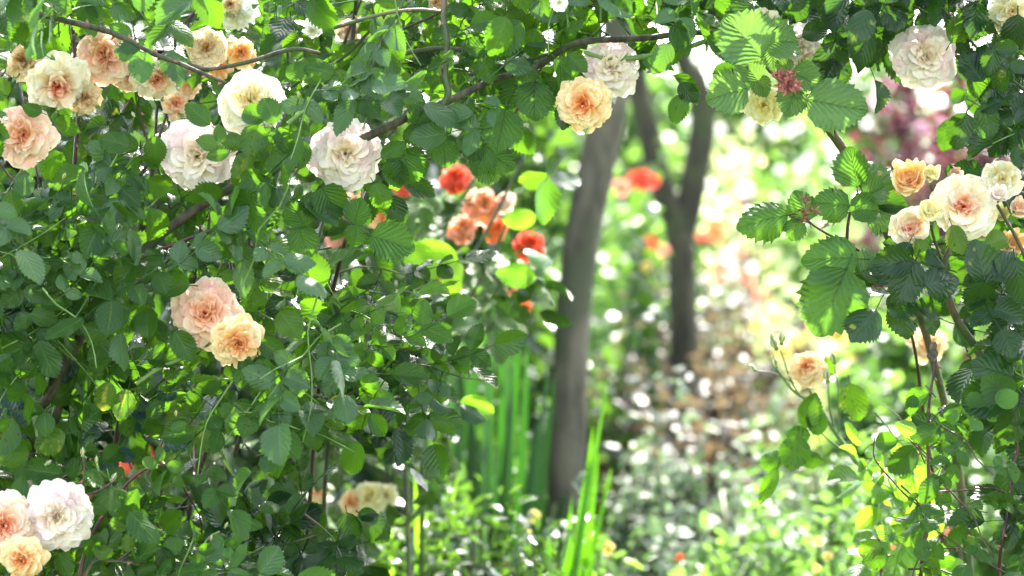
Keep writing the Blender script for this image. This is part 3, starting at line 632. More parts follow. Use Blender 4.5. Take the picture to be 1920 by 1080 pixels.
many('dark_shrub', 'shrub', 'dark shrubs of the left border', [
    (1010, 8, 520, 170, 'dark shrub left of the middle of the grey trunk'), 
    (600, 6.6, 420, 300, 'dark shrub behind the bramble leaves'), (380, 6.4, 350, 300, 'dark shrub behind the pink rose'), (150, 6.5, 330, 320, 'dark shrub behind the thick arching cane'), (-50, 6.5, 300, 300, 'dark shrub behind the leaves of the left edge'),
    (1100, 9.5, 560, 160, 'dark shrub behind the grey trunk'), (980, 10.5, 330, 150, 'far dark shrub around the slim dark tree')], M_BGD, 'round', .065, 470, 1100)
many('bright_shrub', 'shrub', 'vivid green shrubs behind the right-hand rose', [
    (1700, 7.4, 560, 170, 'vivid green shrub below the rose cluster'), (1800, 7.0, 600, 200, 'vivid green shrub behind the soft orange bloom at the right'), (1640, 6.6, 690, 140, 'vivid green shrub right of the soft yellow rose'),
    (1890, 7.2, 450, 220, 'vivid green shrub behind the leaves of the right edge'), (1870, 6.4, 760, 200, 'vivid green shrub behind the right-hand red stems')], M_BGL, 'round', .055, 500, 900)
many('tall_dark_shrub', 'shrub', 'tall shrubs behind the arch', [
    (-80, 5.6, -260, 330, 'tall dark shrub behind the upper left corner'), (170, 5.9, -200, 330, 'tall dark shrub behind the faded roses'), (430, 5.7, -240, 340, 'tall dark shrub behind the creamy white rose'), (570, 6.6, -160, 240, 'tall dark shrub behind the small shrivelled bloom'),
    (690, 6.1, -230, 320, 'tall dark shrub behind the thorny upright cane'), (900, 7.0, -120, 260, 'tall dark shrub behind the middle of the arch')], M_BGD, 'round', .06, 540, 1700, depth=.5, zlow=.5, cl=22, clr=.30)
# yellow and orange flowering plants far back
shrub('yellow_flowered_plant', 'tall plant with flat heads of yellow flowers beyond the bramble tip', 'plant', 1545, 7.6, 620, 190, M_BGY, 500, .05, 520, leaf='lance',
      blooms=[(1490, 640, 13, P_YEL), (1530, 612, 17, P_YEL), (1572, 628, 20, P_YEL), (1602, 664, 14, P_YEL), (1545, 655, 12, P_WHITE), (1512, 632, 12, P_YEL), (1560, 690, 12, P_YEL), (1468, 660, 18, P_YEL), (1420, 610, 14, P_YEL), (1450, 600, 13, P_YEL)])
shrub('orange_flowered_shrub', 'shrub sprinkled with orange blooms right of the forked tree', 'shrub', 1360, 8.6, 430, 130, M_BGR, 500, .05, 521,
      blooms=[(1342, 436, 20, P_ORANGE), (1318, 446, 14, P_RED), (1388, 470, 13, P_CORAL), (1400, 520, 16, P_CORAL), (1350, 520, 12, P_CORAL), (1288, 557, 16, P_RED), (1422, 555, 13, P_CORAL), (1375, 560, 12, P_WHITE), (1410, 500, 11, P_WHITE), (1360, 480, 11, P_WHITE)])
shrub('red_flowered_shrub', 'shrub with scarlet blooms between the two tree trunks', 'shrub', 1195, 7.6, 330, 95, M_BGD, 450, .05, 522,
      blooms=[(1200, 337, 24, P_RED), (1165, 352, 17, P_CORAL), (1222, 455, 16, P_ORANGE), (1245, 470, 12, P_CORAL), (1213, 500, 12, P_YEL), (1225, 340, 15, P_RED)])
shrub('yellow_daisy_plant', 'low plant with bright yellow flowers at the foot of the border', 'plant', 1060, 5.0, 1010, 300, M_MID, 400, .04, 523, leaf='lance',
      blooms=[(955, 1060, 17, P_YEL), (1140, 1028, 14, P_YEL), (1000, 968, 13, P_YEL), (985, 1000, 11, P_YEL), (1275, 1045, 10, P_ORANGE), (1060, 985, 9, P_WHITE)])
shrub('yellow_daisy_plant', 'small plant with scattered yellow flowers below the slim buds', 'plant', 1540, 4.9, 960, 160, M_BGL, 350, .04, 524, leaf='lance', blooms=[(1552, 1043, 9, P_YEL), (1530, 1065, 8, P_YEL), (1535, 1015, 8, P_YEL), (1600, 1030, 7, P_YEL)])
shrub('white_glint_plant', 'plant with small white blooms added as sun glints right of the grey trunk', 'plant', 1260, 6.3, 760, 240, M_BGS, 400, .04, 525, leaf='lance',
      blooms=[(1180+rsg.uniform(0, 260), 560+rsg.uniform(0, 400), rsg.uniform(6, 10), P_WHITE) for _ in range(12)])  # white blooms added to stand in for sun glints on leaves
shrub('white_glint_plant', 'loose plant with small white blooms added as glints high behind the opening', 'plant', 1420, 10.5, 260, 260, M_BGY, 500, .05, 526, leaf='lance',
      blooms=[(1290+rsg.uniform(0, 290), 210+rsg.uniform(0, 330), rsg.uniform(8, 14), P_WHITE) for _ in range(26)])  # more white blooms added as bright blur discs of glints

# ------------------------------------------------------------------ irises and grass
def iris(label, px, Y, blades, mat, seed, w_=.034, group=None):
    rs = np.random.RandomState(seed); root = thing('iris_clump', label, 'plant', base_at(px, Y), group)
    for i, (bx, tx, ty) in enumerate(blades):
        Yb = Y+rs.uniform(-.15, .15); b = base_at(bx, Yb); e = at(tx, ty, Yb); n = 14; t = np.linspace(0, 1, n)
        m_ = b*.45+e*.55; m_[0] += (b[0]-e[0])*rs.uniform(.1, .3)+rs.normal(0, .01); m_[1] += rs.normal(0, .05); P = smooth_path([b, m_, e], 7)[:n]; P = smooth_path([b, m_, e], 7)
        n = len(P); t = np.linspace(0, 1, n); T = norm(np.gradient(P, axis=0)); a = rs.uniform(-.6, .6); X = norm(np.cross(T, np.array([math.sin(a), -math.cos(a), 0])))
        ww = w_*rs.uniform(.8, 1.2)*.5*np.minimum(1, (1-t)*3.2)**.7+.0008; Nn = np.cross(X, T)
        V = np.stack([P-X*ww[:, None], P+Nn*ww[:, None]*.12, P+X*ww[:, None]], 1)
        I = np.arange(n-1)[:, None]; J = np.arange(2)[None]; F = np.stack([I*3+J, I*3+J+1, (I+1)*3+J+1, (I+1)*3+J], -1).reshape(-1, 4)
        A = np.zeros((n, 3, 3)); A[:, 0, 0] = -1; A[:, 2, 0] = 1; A[:, :, 1] = t[:, None]; A[:, :, 2] = rs.uniform(0, 1)
        mb = MB(); mb.add(V.reshape(-1, 3), F, A.reshape(-1, 3)); mb.build('blade', mat, root, b)
iris('clump of broad dark green iris blades left of the grey trunk', 930, 5.6, [(880, 850, 640), (885, 866, 600), (890, 880, 560), (893, 893, 600), (900, 905, 575), (905, 915, 590), (912, 926, 560), (918, 938, 600), (925, 950, 575), (930, 962, 610), (936, 976, 590), (940, 990, 640), (940, 1032, 665), (948, 1042, 700), (945, 1020, 760), (900, 842, 690), (920, 972, 650), (890, 900, 650), (955, 1000, 800), (880, 856, 720)], M_IRIS, 31, .021)
iris('sunlit yellow-green iris blades in front of the foot of the grey trunk', 1080, 4.9, [(1050, 1138, 725), (1062, 1122, 850), (1060, 1112, 800), (1040, 1030, 1000), (1072, 1146, 880), (1045, 1072, 930), (1056, 1095, 900)], M_IRISY, 33, .018)
iris('slender arching green blades at the lower centre', 800, 4.7, [(740, 860, 890), (780, 778, 890), (760, 800, 960), (720, 735, 980), (820, 950, 1000), (700, 705, 960)], M_MID, 35, .016)
def grass_stuff():
    rs = np.random.RandomState(9); mb = MB(); n = 9000
    Y = rs.uniform(3.6, 14, n); X = rs.uniform(-.3, .3, n)*Y*1.2; P = np.stack([X, Y, np.zeros(n)], -1)
    D = norm(np.stack([rs.normal(0, .45, n), rs.normal(0, .45, n), np.ones(n)], -1)); Nn = norm(np.stack([rs.normal(0, .6, n), -np.ones(n), rs.normal(.3, .2, n)], -1))
    stamp(mb, LOW['lance'], D, Nn, P, rs.uniform(.12, .34, n), rs.uniform(0, 1, n), rs, wr=.30)
    n = 600; px = rs.uniform(690, 980, n); Y = rs.uniform(4.5, 6.2, n); P = np.stack([(px-960)*PX*Y, Y, np.zeros(n)], -1)
    D = norm(np.stack([rs.normal(.12, .28, n), rs.normal(0, .25, n), np.ones(n)], -1)); Nn = norm(np.stack([rs.normal(0, .8, n), -np.ones(n), rs.normal(.3, .2, n)], -1))
    stamp(mb, LOW['lance'], D, Nn, P, rs.uniform(.42, .78, n), rs.uniform(0, .5, n), rs, wr=.024)
    o = mb.build('grass', M_BGL); o['kind'] = 'stuff'; o['label'] = 'grass and seedlings between the plants'
grass_stuff()

# ================================================================== MIDFIELD ROSES, slightly out of focus
def midrose(name, label, px, Y, poly, n, mat, seed, canes_, blooms, lv=(), holes=(), Yr=None, s=(.05, .065)):
    rs = np.random.RandomState(seed); root = thing(name, label, 'rose bush', base_at(px, Y)); lm = tm = MB()
    shoots(lm, tm, poly, holes, n, Yr or (Y-.2, Y+.3), rs, s, up=.5, face=.25, kind='rose', avoid=[(q[0], q[1], q[2]*.8, q[4]) for q in blooms if q[2] > 17]); lm.build('foliage', mat, root); tm.build('twigs', M_TWIG, root)
    for c_ in canes_: cane(root, c_[0], c_[1], c_[2] if len(c_) > 2 else M_CANEG, Y=Y-.1, seed=seed)
    for i, b in enumerate(blooms): flower(root, b[0], b[1], b[2], b[3], b[5] if len(b) > 5 else 'full', Y=b[4] if len(b) > 4 else Y-.15, f=(rs.normal(0, .3), rs.uniform(.2, .8)), seed=i % 3+1)
    for i, q in enumerate(lv): one_leaf(root, q[0], q[1], q[2], q[3], 'rose', q[4], Y=q[5], shade=.2+.12*(i % 6), twist=(-35, 20, 40, -15, 30)[i % 5], wr=.92, seed=i, lean=q[6] if len(q) > 6 else 10)
    return root
midrose('orange_rose_bush', 'blurred rose bush with scarlet and coral blooms left of the grey trunk', 820, 4.35,
        [(560, 360), (760, 330), (880, 350), (1020, 300), (1080, 360), (1040, 420), (1040, 560), (930, 640), (880, 800), (700, 920), (560, 900)], 52, M_MID, 61,
        [([(770, 1200, 4.3), (765, 700, 4.3), (850, 545), (925, 410), (985, 290)], [7, 5, 4, 3]), ([(790, 1200, 4.4), (800, 640, 4.3), (880, 560), (960, 400)], [6, 4, 3])],
        [(855, 330, 31, P_RED, 4.45, 'ragged'), (755, 352, 17, P_RED, 4.45), (905, 385, 38, P_CORAL, 4.35, 'ragged'), (868, 425, 29, P_CORAL, 4.35, 'ragged'), (930, 428, 28, P_ORANGE, 4.45, 'ragged'), (993, 458, 31, P_RED, 4.45, 'ragged'), (718, 408, 31, P_APRI, 4.45, 'ragged'),
         (650, 385, 31, P_CORAL, 4.45, 'ragged'), (635, 440, 26, P_CORAL, 4.45), (690, 372, 22, P_CORAL, 4.45), (835, 505, 26, P_CORAL, 4.35, 'ragged'), (945, 378, 21, P_PEACH, 4.35), (830, 545, 17, P_CORAL, 4.45, 'ragged'), (735, 662, 8, P_RED, 4.45), (822, 682, 8, P_RED, 4.45), (985, 575, 12, P_ORANGE, 4.45), (960, 545, 10, P_CORAL, 4.45)],
        lv=[(1022, 378, 90, -95, M_MIDL, 4.0), (967, 515, 78, 170, M_MIDL, 4.05), (975, 415, 65, 200, M_MIDL, 4.2), (895, 765, 72, -15, M_MIDL, 3.9), (805, 480, 110, 170, M_MIDL, 4.2), (855, 530, 80, -100, M_MID, 4.1), (1060, 340, 75, 5, M_BGS, 4.1, -55), (1000, 335, 70, 190, M_MID, 4.1, -40), (812, 570, 60, 30, M_BGS, 4.2, -60), (1015, 480, 80, -8, M_MIDL, 4.2, -50), (830, 640, 90, -10, M_BGS, 4.15, -60), (880, 610, 80, 10, M_MIDL, 4.2, -40)])
midrose('apricot_rose_bush', 'low rose bush with blurred pale yellow and apricot blooms behind the lower hedge', 670, 4.4, [(540, 870), (740, 860), (760, 1080), (540, 1080)], 8, M_MID, 62, [([(680, 1250), (685, 1000), (690, 940)], [5, 3])],
        [(695, 932, 34, P_LEMON, 4.3, 'full'), (660, 942, 24, P_APRI, 4.3), (724, 928, 22, P_LEMON, 4.3), (598, 925, 18, P_APRI, 4.3)])
midrose('scarlet_rose_bush', 'rose bush with a scarlet bloom glimpsed through the gap at the lower left', 260, 4.9, [(180, 820), (440, 800), (420, 1000), (200, 1000)], 6, M_MID, 63, [([(262, 1250), (262, 1000), (262, 870)], [4, 3])],
        [(258, 858, 32, P_RED, 4.8, 'flat'), (243, 868, 22, P_ORANGE, 4.8), (413, 797, 15, P_ORANGE, 4.7), (150, 835, 14, P_RED, 4.9)])
midrose('coral_rose_bush', 'rose bush with blurred coral and red blooms behind the right-hand stems', 1760, 4.8, [(1560, 800), (1900, 760), (1920, 1080), (1600, 1080)], 5, M_MID, 64, [([(1742, 1300), (1745, 900), (1740, 660)], [5, 3]), ([(1805, 1250), (1800, 1000)], [4, 3])],
        [(1742, 645, 32, P_APRI, 4.1), (1718, 632, 18, P_PEACH, 4.2), (1752, 634, 18, P_ORANGE, 4.2), (1795, 988, 17, P_RED, 3.75), (1808, 992, 13, P_RED, 3.75), (1780, 1000, 9, P_CORAL, 4.2), (1667, 352, 18, P_RED, 5.0), (1800, 450, 14, P_RED, 4.8), (1672, 1035, 12, P_ORANGE, 4.4), (1880, 915, 9, P_CORAL, 4.4)])

# ================================================================== THE CLIMBING ROSE (left mass and arch)
def avoid_of(rows): return [(q[0], q[1], q[2], q[5].get('Y', 3.33) if len(q) > 5 else 3.33) for q in rows]
A_FL = [  # px, py, radius, material, style, options
    (45, 253, 55, P_PINK, 'full', dict(f=(.05, .0), seed=1, label='peach-pink rose at the left edge')),
    (108, 157, 56, P_HEART, 'full', dict(f=(.35, -.75), seed=2, label='ageing cream rose with an apricot heart', sq=.95)),
    (48, 115, 42, P_SPENT, 'ragged', dict(f=(-.3, .4), seed=3, Y=3.40, label='faded cream rose')),
    (158, 182, 38, P_SPENT, 'ragged', dict(f=(.5, -.4), seed=4, Y=3.36)),
    (197, 102, 53, P_PINK, 'full', dict(f=(-.2, .1), seed=5, label='blush rose tucked under the bare twig', Y=3.37)),
    (246, 138, 38, P_PEACH, 'full', dict(f=(.4, -.7), seed=6, Y=3.39)),
    (293, 146, 42, P_HEART, 'full', dict(f=(.5, -.5), seed=7, Y=3.38)),
    (388, 92, 38, P_SPENT, 'open', dict(f=(.0, .3), seed=8, Y=3.42, label='spent rose with one broad white petal left')),
    (412, 124, 32, P_APRI, 'ragged', dict(f=(.2, -.5), seed=9, Y=3.44)),
    (452, 100, 34, P_APRI, 'ragged', dict(f=(.4, .1), seed=1, Y=3.44)),
    (440, 22, 50, P_WHITE, 'ragged', dict(f=(.0, -.9), seed=2, Y=3.36, label='tattered white rose hanging open at the top')),
    (432, 8, 22, P_SPENT, 'ragged', dict(f=(.1, -.3), seed=3, Y=3.33)),
    (585, 56, 20, P_WHITE, 'ragged', dict(f=(.2, -.6), seed=5, Y=3.34, label='small shrivelled white bloom')),
    (472, 192, 60, P_CREAM, 'flat', dict(f=(.0, .15), seed=1, label='creamy white rose half covered by leaves')),
    (370, 292, 65, P_BLUSH, 'full', dict(f=(.1, -.1), seed=2, label='large blush-white rose')),
    (648, 290, 64, P_BLUSH, 'full', dict(f=(.0, .05), seed=4, label='blush-white rose at the lower edge of the arch')),
    (386, 588, 62, P_PINK, 'full', dict(f=(-.05, .1), seed=6, label='pink and peach rose against the dark leaves')),
    (446, 642, 47, P_APRI, 'full', dict(f=(.35, -.35), seed=8, Y=3.30, label='apricot rose below the pink one')),
    (1143, 128, 54, P_BLUSH, 'full', dict(f=(.05, .2), seed=9, label='blush-white rose at the top of the arch')),
    (1094, 195, 50, P_APRI, 'full', dict(f=(-.1, -.05), seed=3, Y=3.29, label='deep apricot rose hanging from the arch')),
    (330, 195, 30, P_PEACH, 'ragged', dict(f=(.3, .3), seed=7, Y=3.46)), (355, 160, 24, P_PEACH, 'ragged', dict(f=(-.2, .5), seed=8, Y=3.47)),
    (818, 3, 22, P_SPENT, 'ragged', dict(f=(0, -.5), seed=4, Y=3.40)), (655, 55, 26, P_PEACH, 'ragged', dict(f=(.3, .5), seed=2, Y=3.7)),
]
B_BUDS = [(560, 178, 9), (748, 160, 8), (875, 62, 8), (505, 470, 8), (120, 330, 9), (300, 505, 8), (960, 60, 9), (690, 205, 8), (250, 215, 8), (420, 470, 7)]
climb = thing('climbing_rose', 'climbing rose with cream, blush and apricot blooms filling the left side and arching overhead', 'climbing rose', base_at(-40, 3.6))
for (a, b, r, m_, st, kw) in A_FL: flower(climb, a, b, r, m_, st, **kw)
AV = avoid_of(A_FL)+[(x, y, 1, 3.38) for x, y in ((690, 257), (720, 242), (750, 227), (780, 212), (800, 205), (870, 175), (900, 160), (140, 650), (175, 590), (200, 555), (222, 520), (250, 490), (280, 460), (308, 437), (335, 415), (95, 735), (115, 690), (833, 60), (836, 110), (836, 150), (60, 830), (75, 780), (1150, 74), (1060, 90))]
for i, (x, y, r) in enumerate(B_BUDS):
    bud(climb, x, y, r, 3.27, (math.sin(i*2.1)*.6, -.2, 1), (P_PEACH, P_APRI, P_BLUSH)[i % 3], i); tb = MB(); tube(tb, [at(x, y+r*.9, 3.27), at(x-6, y+26, 3.30), at(x-14, y+55, 3.42)], [.0012, .0016], 5, per=3); tb.build('bud_stalk', M_TWIG, climb)
POLY_L = [(-160, -190), (1400, -190), (1390, 60), (1335, 120), (1270, 130), (1225, 105), (1195, 150), (1140, 165), (1080, 240), (1010, 205), (975, 245), (925, 262), (880, 268), (820, 270), (760, 280),
          (735, 360), (700, 385), (600, 395), (612, 440), (650, 500), (715, 520), (725, 600), (690, 660), (740, 720), (690, 800), (560, 870), (520, 900), (450, 905), (420, 1000), (520, 1090), (520, 1200), (-160, 1200)]
HOLES = [[(255, 790), (330, 760), (345, 930), (300, 960), (240, 930), (230, 860)], [(90, 270), (165, 280), (190, 330), (120, 350)], [(500, 60), (560, 70), (560, 110), (510, 100)]]
M_ROSE_SH = leaf_mat('painted_sheen_rose_leaf', [(0.01944, 0.05952, 0.0192), (0.03024, 0.0864, 0.024), (0.0486, 0.1152, 0.0272)], (0.1267, 0.3168, 0.02112), (0.08, 0.144, 0.08), rough=.44, tf=.28, spots=.9, vein=.3, bump=.25, spec=.42)  # sky sheen partly put into the lighter, bluer leaf colours
rs = np.random.RandomState(1234)
AV += [(8, 985, 62, 3.3), (107, 968, 62, 3.3), (42, 1046, 42, 3.3), (690, 930, 44, 4.2), (598, 925, 24, 4.2), (655, 942, 24, 4.2), (255, 860, 30, 4.4)]
lm = MB(); shoots(lm, lm, POLY_L, HOLES, 96, (3.27, 3.50), rs, avoid=AV, step=.043, up=-.05, s=(.044, .062), face=.75, clump=1.); lm.build('foliage', [M_ROSE, M_TWIG], climb)
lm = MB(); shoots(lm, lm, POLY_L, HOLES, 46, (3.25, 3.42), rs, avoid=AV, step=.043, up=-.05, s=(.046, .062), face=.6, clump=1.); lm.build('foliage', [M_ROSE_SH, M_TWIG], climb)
lm = MB(); shoots(lm, lm, POLY_L, HOLES, 100, (3.50, 4.05), rs, avoid=AV[-4:], step=.045, s=(.046, .060), clump=1.); lm.build('foliage', [M_ROSE_DK, M_CANEG], climb)  # inner layer: deep shade helped by the darker leaf colours
TOP_BAND = [(-160, -190), (1340, -190), (1320, 70), (1100, 95), (900, 130), (700, 150), (-160, 150)]
lm = MB(); shoots(lm, lm, TOP_BAND, [], 34, (3.32, 3.75), rs, avoid=AV, step=.045, up=-.05, s=(.046, .060)); lm.build('foliage', [M_ROSE, M_TWIG], climb)
def thicket(parent, poly, holes, n, Yr, seed, r=(.0014, .0038), mats=(M_CANE, M_CANEG, M_RED, M_CANE)):
    """thin bare stems inside the plant, climbing and crossing; each one a part of its own"""
    rs = np.random.RandomState(seed); xs = [q[0] for q in poly]; ys = [q[1] for q in poly]; k = 0
    while k < n:
        px, py = rs.uniform(min(xs), max(xs)), rs.uniform(min(ys), max(ys))
        if not inside(poly, px, py): continue
        Y = rs.uniform(*Yr); p = at(px, py, Y); d = norm(np.array([rs.normal(.15, .55), rs.normal(0, .25), abs(rs.normal(.9, .4))])); P = [p]
        for _ in range(5): d = norm(d+rs.normal(0, .16, 3)); P.append(P[-1]+d*rs.uniform(.04, .09)); P[-1][1] = max(P[-1][1], Yr[0])
        if any(not inside(poly, *proj(x)) for x in P): continue
        mb = MB(); rr = rs.uniform(*r); S, T = tube(mb, P, [rr, rr*.7], 6, 0, .08, rs, per=5); thorns(mb, S, T, rs, rr, .035, .005, 1)
        mb.build('stem', [mats[rs.randint(len(mats))], M_THORN], parent, p); k += 1
thicket(climb, POLY_L, [], 75, (3.42, 3.75), 5)
LC = lambda *a, **k: cane(climb, *a, **k)
LC([(10, -12), (60, 20), (100, 33), (150, 45), (205, 60), (250, 80), (290, 102), (335, 118), (380, 138), (425, 156)], [5.5, 5.5, 4.5, 3.5], Y=3.24, th=.02, name='bare_twig')
LC([(352, 118), (385, 130), (430, 124), (480, 112), (530, 96), (562, 92), (600, 100)], [4, 3.5, 4, 4, 3.5], Y=3.27, name='bare_twig')
LC([(15, 1250, 3.55), (60, 830, 3.46), (95, 735, 3.38), (140, 650, 3.37), (175, 590, 3.37), (222, 520, 3.37), (280, 460, 3.37), (335, 415, 3.38), (430, 355, 3.40), (560, 305, 3.40), (645, 275, 3.34), (720, 242, 3.31), (780, 212, 3.31), (826, 196, 3.30), (870, 175, 3.32), (930, 148, 3.33), (1000, 128, 3.36), (1060, 90, 3.33), (1110, 76, 3.30), (1200, 72, 3.33), (1300, 62, 3.36), (1420, 60, 3.4)], [10, 10, 9.5, 9, 8.5, 8, 7, 6.5, 6.5, 6, 5.5], sides=12, name='arching_cane')
LC([(110, 1250, 3.6), (95, 900, 3.5), (105, 780, 3.45), (160, 640, 3.44)], [11, 10, 8], M_CANEG, name='cane')
LC([(835, -20), (832, 30), (838, 80), (834, 140), (840, 175), (830, 198)], [5, 6, 6, 6.5, 6], M_CANEG, Y=3.29, th=.018)
LC([(625, 52), (660, 42), (695, 32), (740, 22), (785, 18), (830, 22)], [4, 3.2, 3], M_CANEG, Y=3.30, th=.03)
LC([(690, 150), (715, 85), (745, 30), (760, -10)], [3.5, 3], M_CANEG, Y=3.32)
LC([(720, 112), (770, 98), (830, 90), (880, 95)], [4, 5, 4], Y=3.34); LC([(1100, -12), (1150, 18), (1176, 42)], [7, 7, 7], Y=3.3)
LC([(250, 490), (300, 468), (340, 452), (400, 430)], [4, 3.5, 3], M_RED, Y=3.36); LC([(150, 1200, 3.6), (235, 700, 3.5), (205, 560, 3.5), (265, 420, 3.5), (290, 300, 3.5)], [6, 5, 4], M_CANE)
LC([(400, 1200, 3.7), (380, 1000, 3.7), (440, 850, 3.7), (470, 770, 3.66), (505, 760, 3.62)], [7, 6, 4, 3], M_CANE); LC([(365, 1200, 3.7), (352, 980, 3.72), (400, 800, 3.7), (415, 700, 3.7), (450, 560, 3.6)], [6, 5, 4, 3], M_CANE)
LC([(255, 720), (300, 690), (350, 668), (400, 640)], [4, 3.5], M_TWIG, Y=3.33); LC([(540, 232), (560, 215), (572, 208)], [4, 3.5], M_TWIG, Y=3.27); LC([(455, 830, 3.9), (530, 895, 3.9), (590, 955, 3.9)], [3, 2.5], M_CANE)
LC([(880, 140), (930, 125), (990, 112), (1040, 98)], [4, 4, 3], Y=3.38); LC([(300, 1200, 3.8), (285, 980, 3.8), (262, 860, 3.8), (270, 760, 3.7)], [4.5, 4, 3], M_CANE)
LC([(1095, 98), (1150, 110), (1250, 100), (1330, 75)], [4, 5, 5], M_TWIG, Y=3.32)
leaves(climb, M_ROSE, [  # px, py, length px, angle, options
    (243, 88, 44, 200, dict(back=True)), (238, 92, 50, 190, dict(back=True, wr=1.3)), (268, 126, 62, -80, dict(back=True, wr=1.15, Y=3.22)), (225, 60, 48, 160, dict(back=True)), (165, 8, 70, 170, dict(back=True)), (30, 55, 60, 120), (65, 92, 50, 150, dict(back=True)),
    (323, 532, 66, 175, dict(wr=1.1, shade=.55)), (510, 655, 55, -35, dict(shade=.3)), (452, 695, 68, -100, dict(shade=.5)), (497, 715, 88, -75, dict(shade=.4)), (345, 650, 70, -60, dict(shade=.5)), (275, 605, 60, 95, dict(shade=.5)), (432, 520, 40, -30),
    (473, 216, 52, 160, dict(Y=3.23, wr=1.15, shade=.45)), (506, 205, 56, 110, dict(Y=3.22, wr=1.1)), (474, 262, 66, -110, dict(Y=3.23, wr=1.15, shade=.4)), (510, 265, 62, -65, dict(Y=3.24, shade=.4)), (533, 262, 55, -50, dict(Y=3.25)), (435, 265, 50, 170, dict(shade=.75)),
    (390, 268, 48, 170, dict(Y=3.22, shade=.8)), (408, 290, 46, 190, dict(Y=3.22, shade=.75)), (412, 250, 36, 100, dict(Y=3.22)), (450, 310, 58, -130, dict(shade=.85, Y=3.26)), (487, 302, 50, -70), (370, 214, 62, 140, dict(Y=3.26, shade=.25)),
    (68, 398, 60, 20), (60, 205, 40, 160), (25, 385, 60, -80), (78, 430, 75, -70), (30, 490, 70, 200), (90, 495, 60, -5), (35, 600, 90, -15, dict(shade=.25, mat=M_ROSE_DK)), (20, 660, 90, 200, dict(shade=.3)), (90, 640, 60, -60, dict(shade=.1)),
    (88, 828, 75, 200, dict(shade=.9)), (20, 850, 70, 180, dict(shade=.8)), (75, 885, 75, 175, dict(shade=.3)), (200, 745, 60, -100, dict(shade=.95)), (232, 760, 62, -105, dict(shade=.98)), (187, 668, 50, 15, dict(shade=.7)), (182, 672, 60, -95, dict(shade=.6)), (178, 618, 60, 160, dict(shade=.75)),
    (675, 125, 50, 90, dict(shade=.7, wr=1.2)), (740, 92, 55, -90, dict(shade=.2)), (912, 132, 55, -80, dict(wr=1.2, shade=.4)), (890, 88, 55, 170), (905, 40, 55, 180), (935, 65, 50, 80), (1000, 82, 60, -95, dict(shade=.35)), (1058, 130, 55, -50, dict(Y=3.25, shade=.35)), (1082, 118, 52, -45, dict(Y=3.24, shade=.35)), (1060, 215, 60, -100, dict(mat=M_ROSE_DK)),
    (990, 150, 60, -75), (1255, 95, 34, -95, dict(shade=.99, wr=1.1)), (1282, 88, 40, -80, dict(shade=.8)), (1272, 205, 60, -105, dict(shade=.45)), (1290, 175, 50, -50, dict(mat=M_ROSE_DK)), (1222, 115, 40, 170, dict(shade=.2)), (738, 282, 55, 30, dict(shade=.5)), (716, 370, 60, -60, dict(shade=.4)), (740, 325, 60, -75, dict(shade=.2)),
    (375, 350, 60, 10, dict(Y=3.4)), (555, 240, 60, -30), (565, 290, 55, -90, dict(shade=.3)), (600, 130, 60, 160), (560, 130, 55, 30), (640, 160, 62, -85, dict(shade=.3)), (290, 285, 60, -90, dict(shade=.3)), (215, 265, 60, 160), (1245, 15, 80, 130, dict(mat=M_ROSE_DK))])

# columbine between the canes
colb = thing('columbine', 'columbine with small blue-green lobed leaves inside the left shrubbery', 'plant', base_at(150, 3.6))
for (x, y, l, a) in [(180, 525, 34, 200), (192, 535, 36, -80), (200, 512, 30, 30), (225, 450, 40, -40), (140, 950/1, 40, 200), (20, 745, 60, 200), (110, 700, 50, 10), (75, 690, 45, 160), (160, 810, 60, -20), (265, 770, 50, 0), (270, 795, 50, -15), (330, 830, 62, -10), (205, 865, 45, 110), (235, 855, 36, -30), (35, 780, 50, 150), (70, 750, 45, -60), (140, 690, 40, 60), (310, 735, 45, 190), (45, 565, 40, 30)]:
    one_leaf(colb, x, y, l, a, 'bram', M_COLUMB, Y=3.42, wr=.8, seed=3)
tmc = MB(); tube(tmc, [base_at(130, 3.5), at(140, 620, 3.45), at(155, 510, 3.42), at(168, 400, 3.42), at(178, 290, 3.42)], [pm(8), pm(6), pm(4)], 8); tube(tmc, [at(165, 500, 3.42), at(185, 522, 3.42)], [.002, .001], 5); tmc.build('stem', M_STEMG, colb)

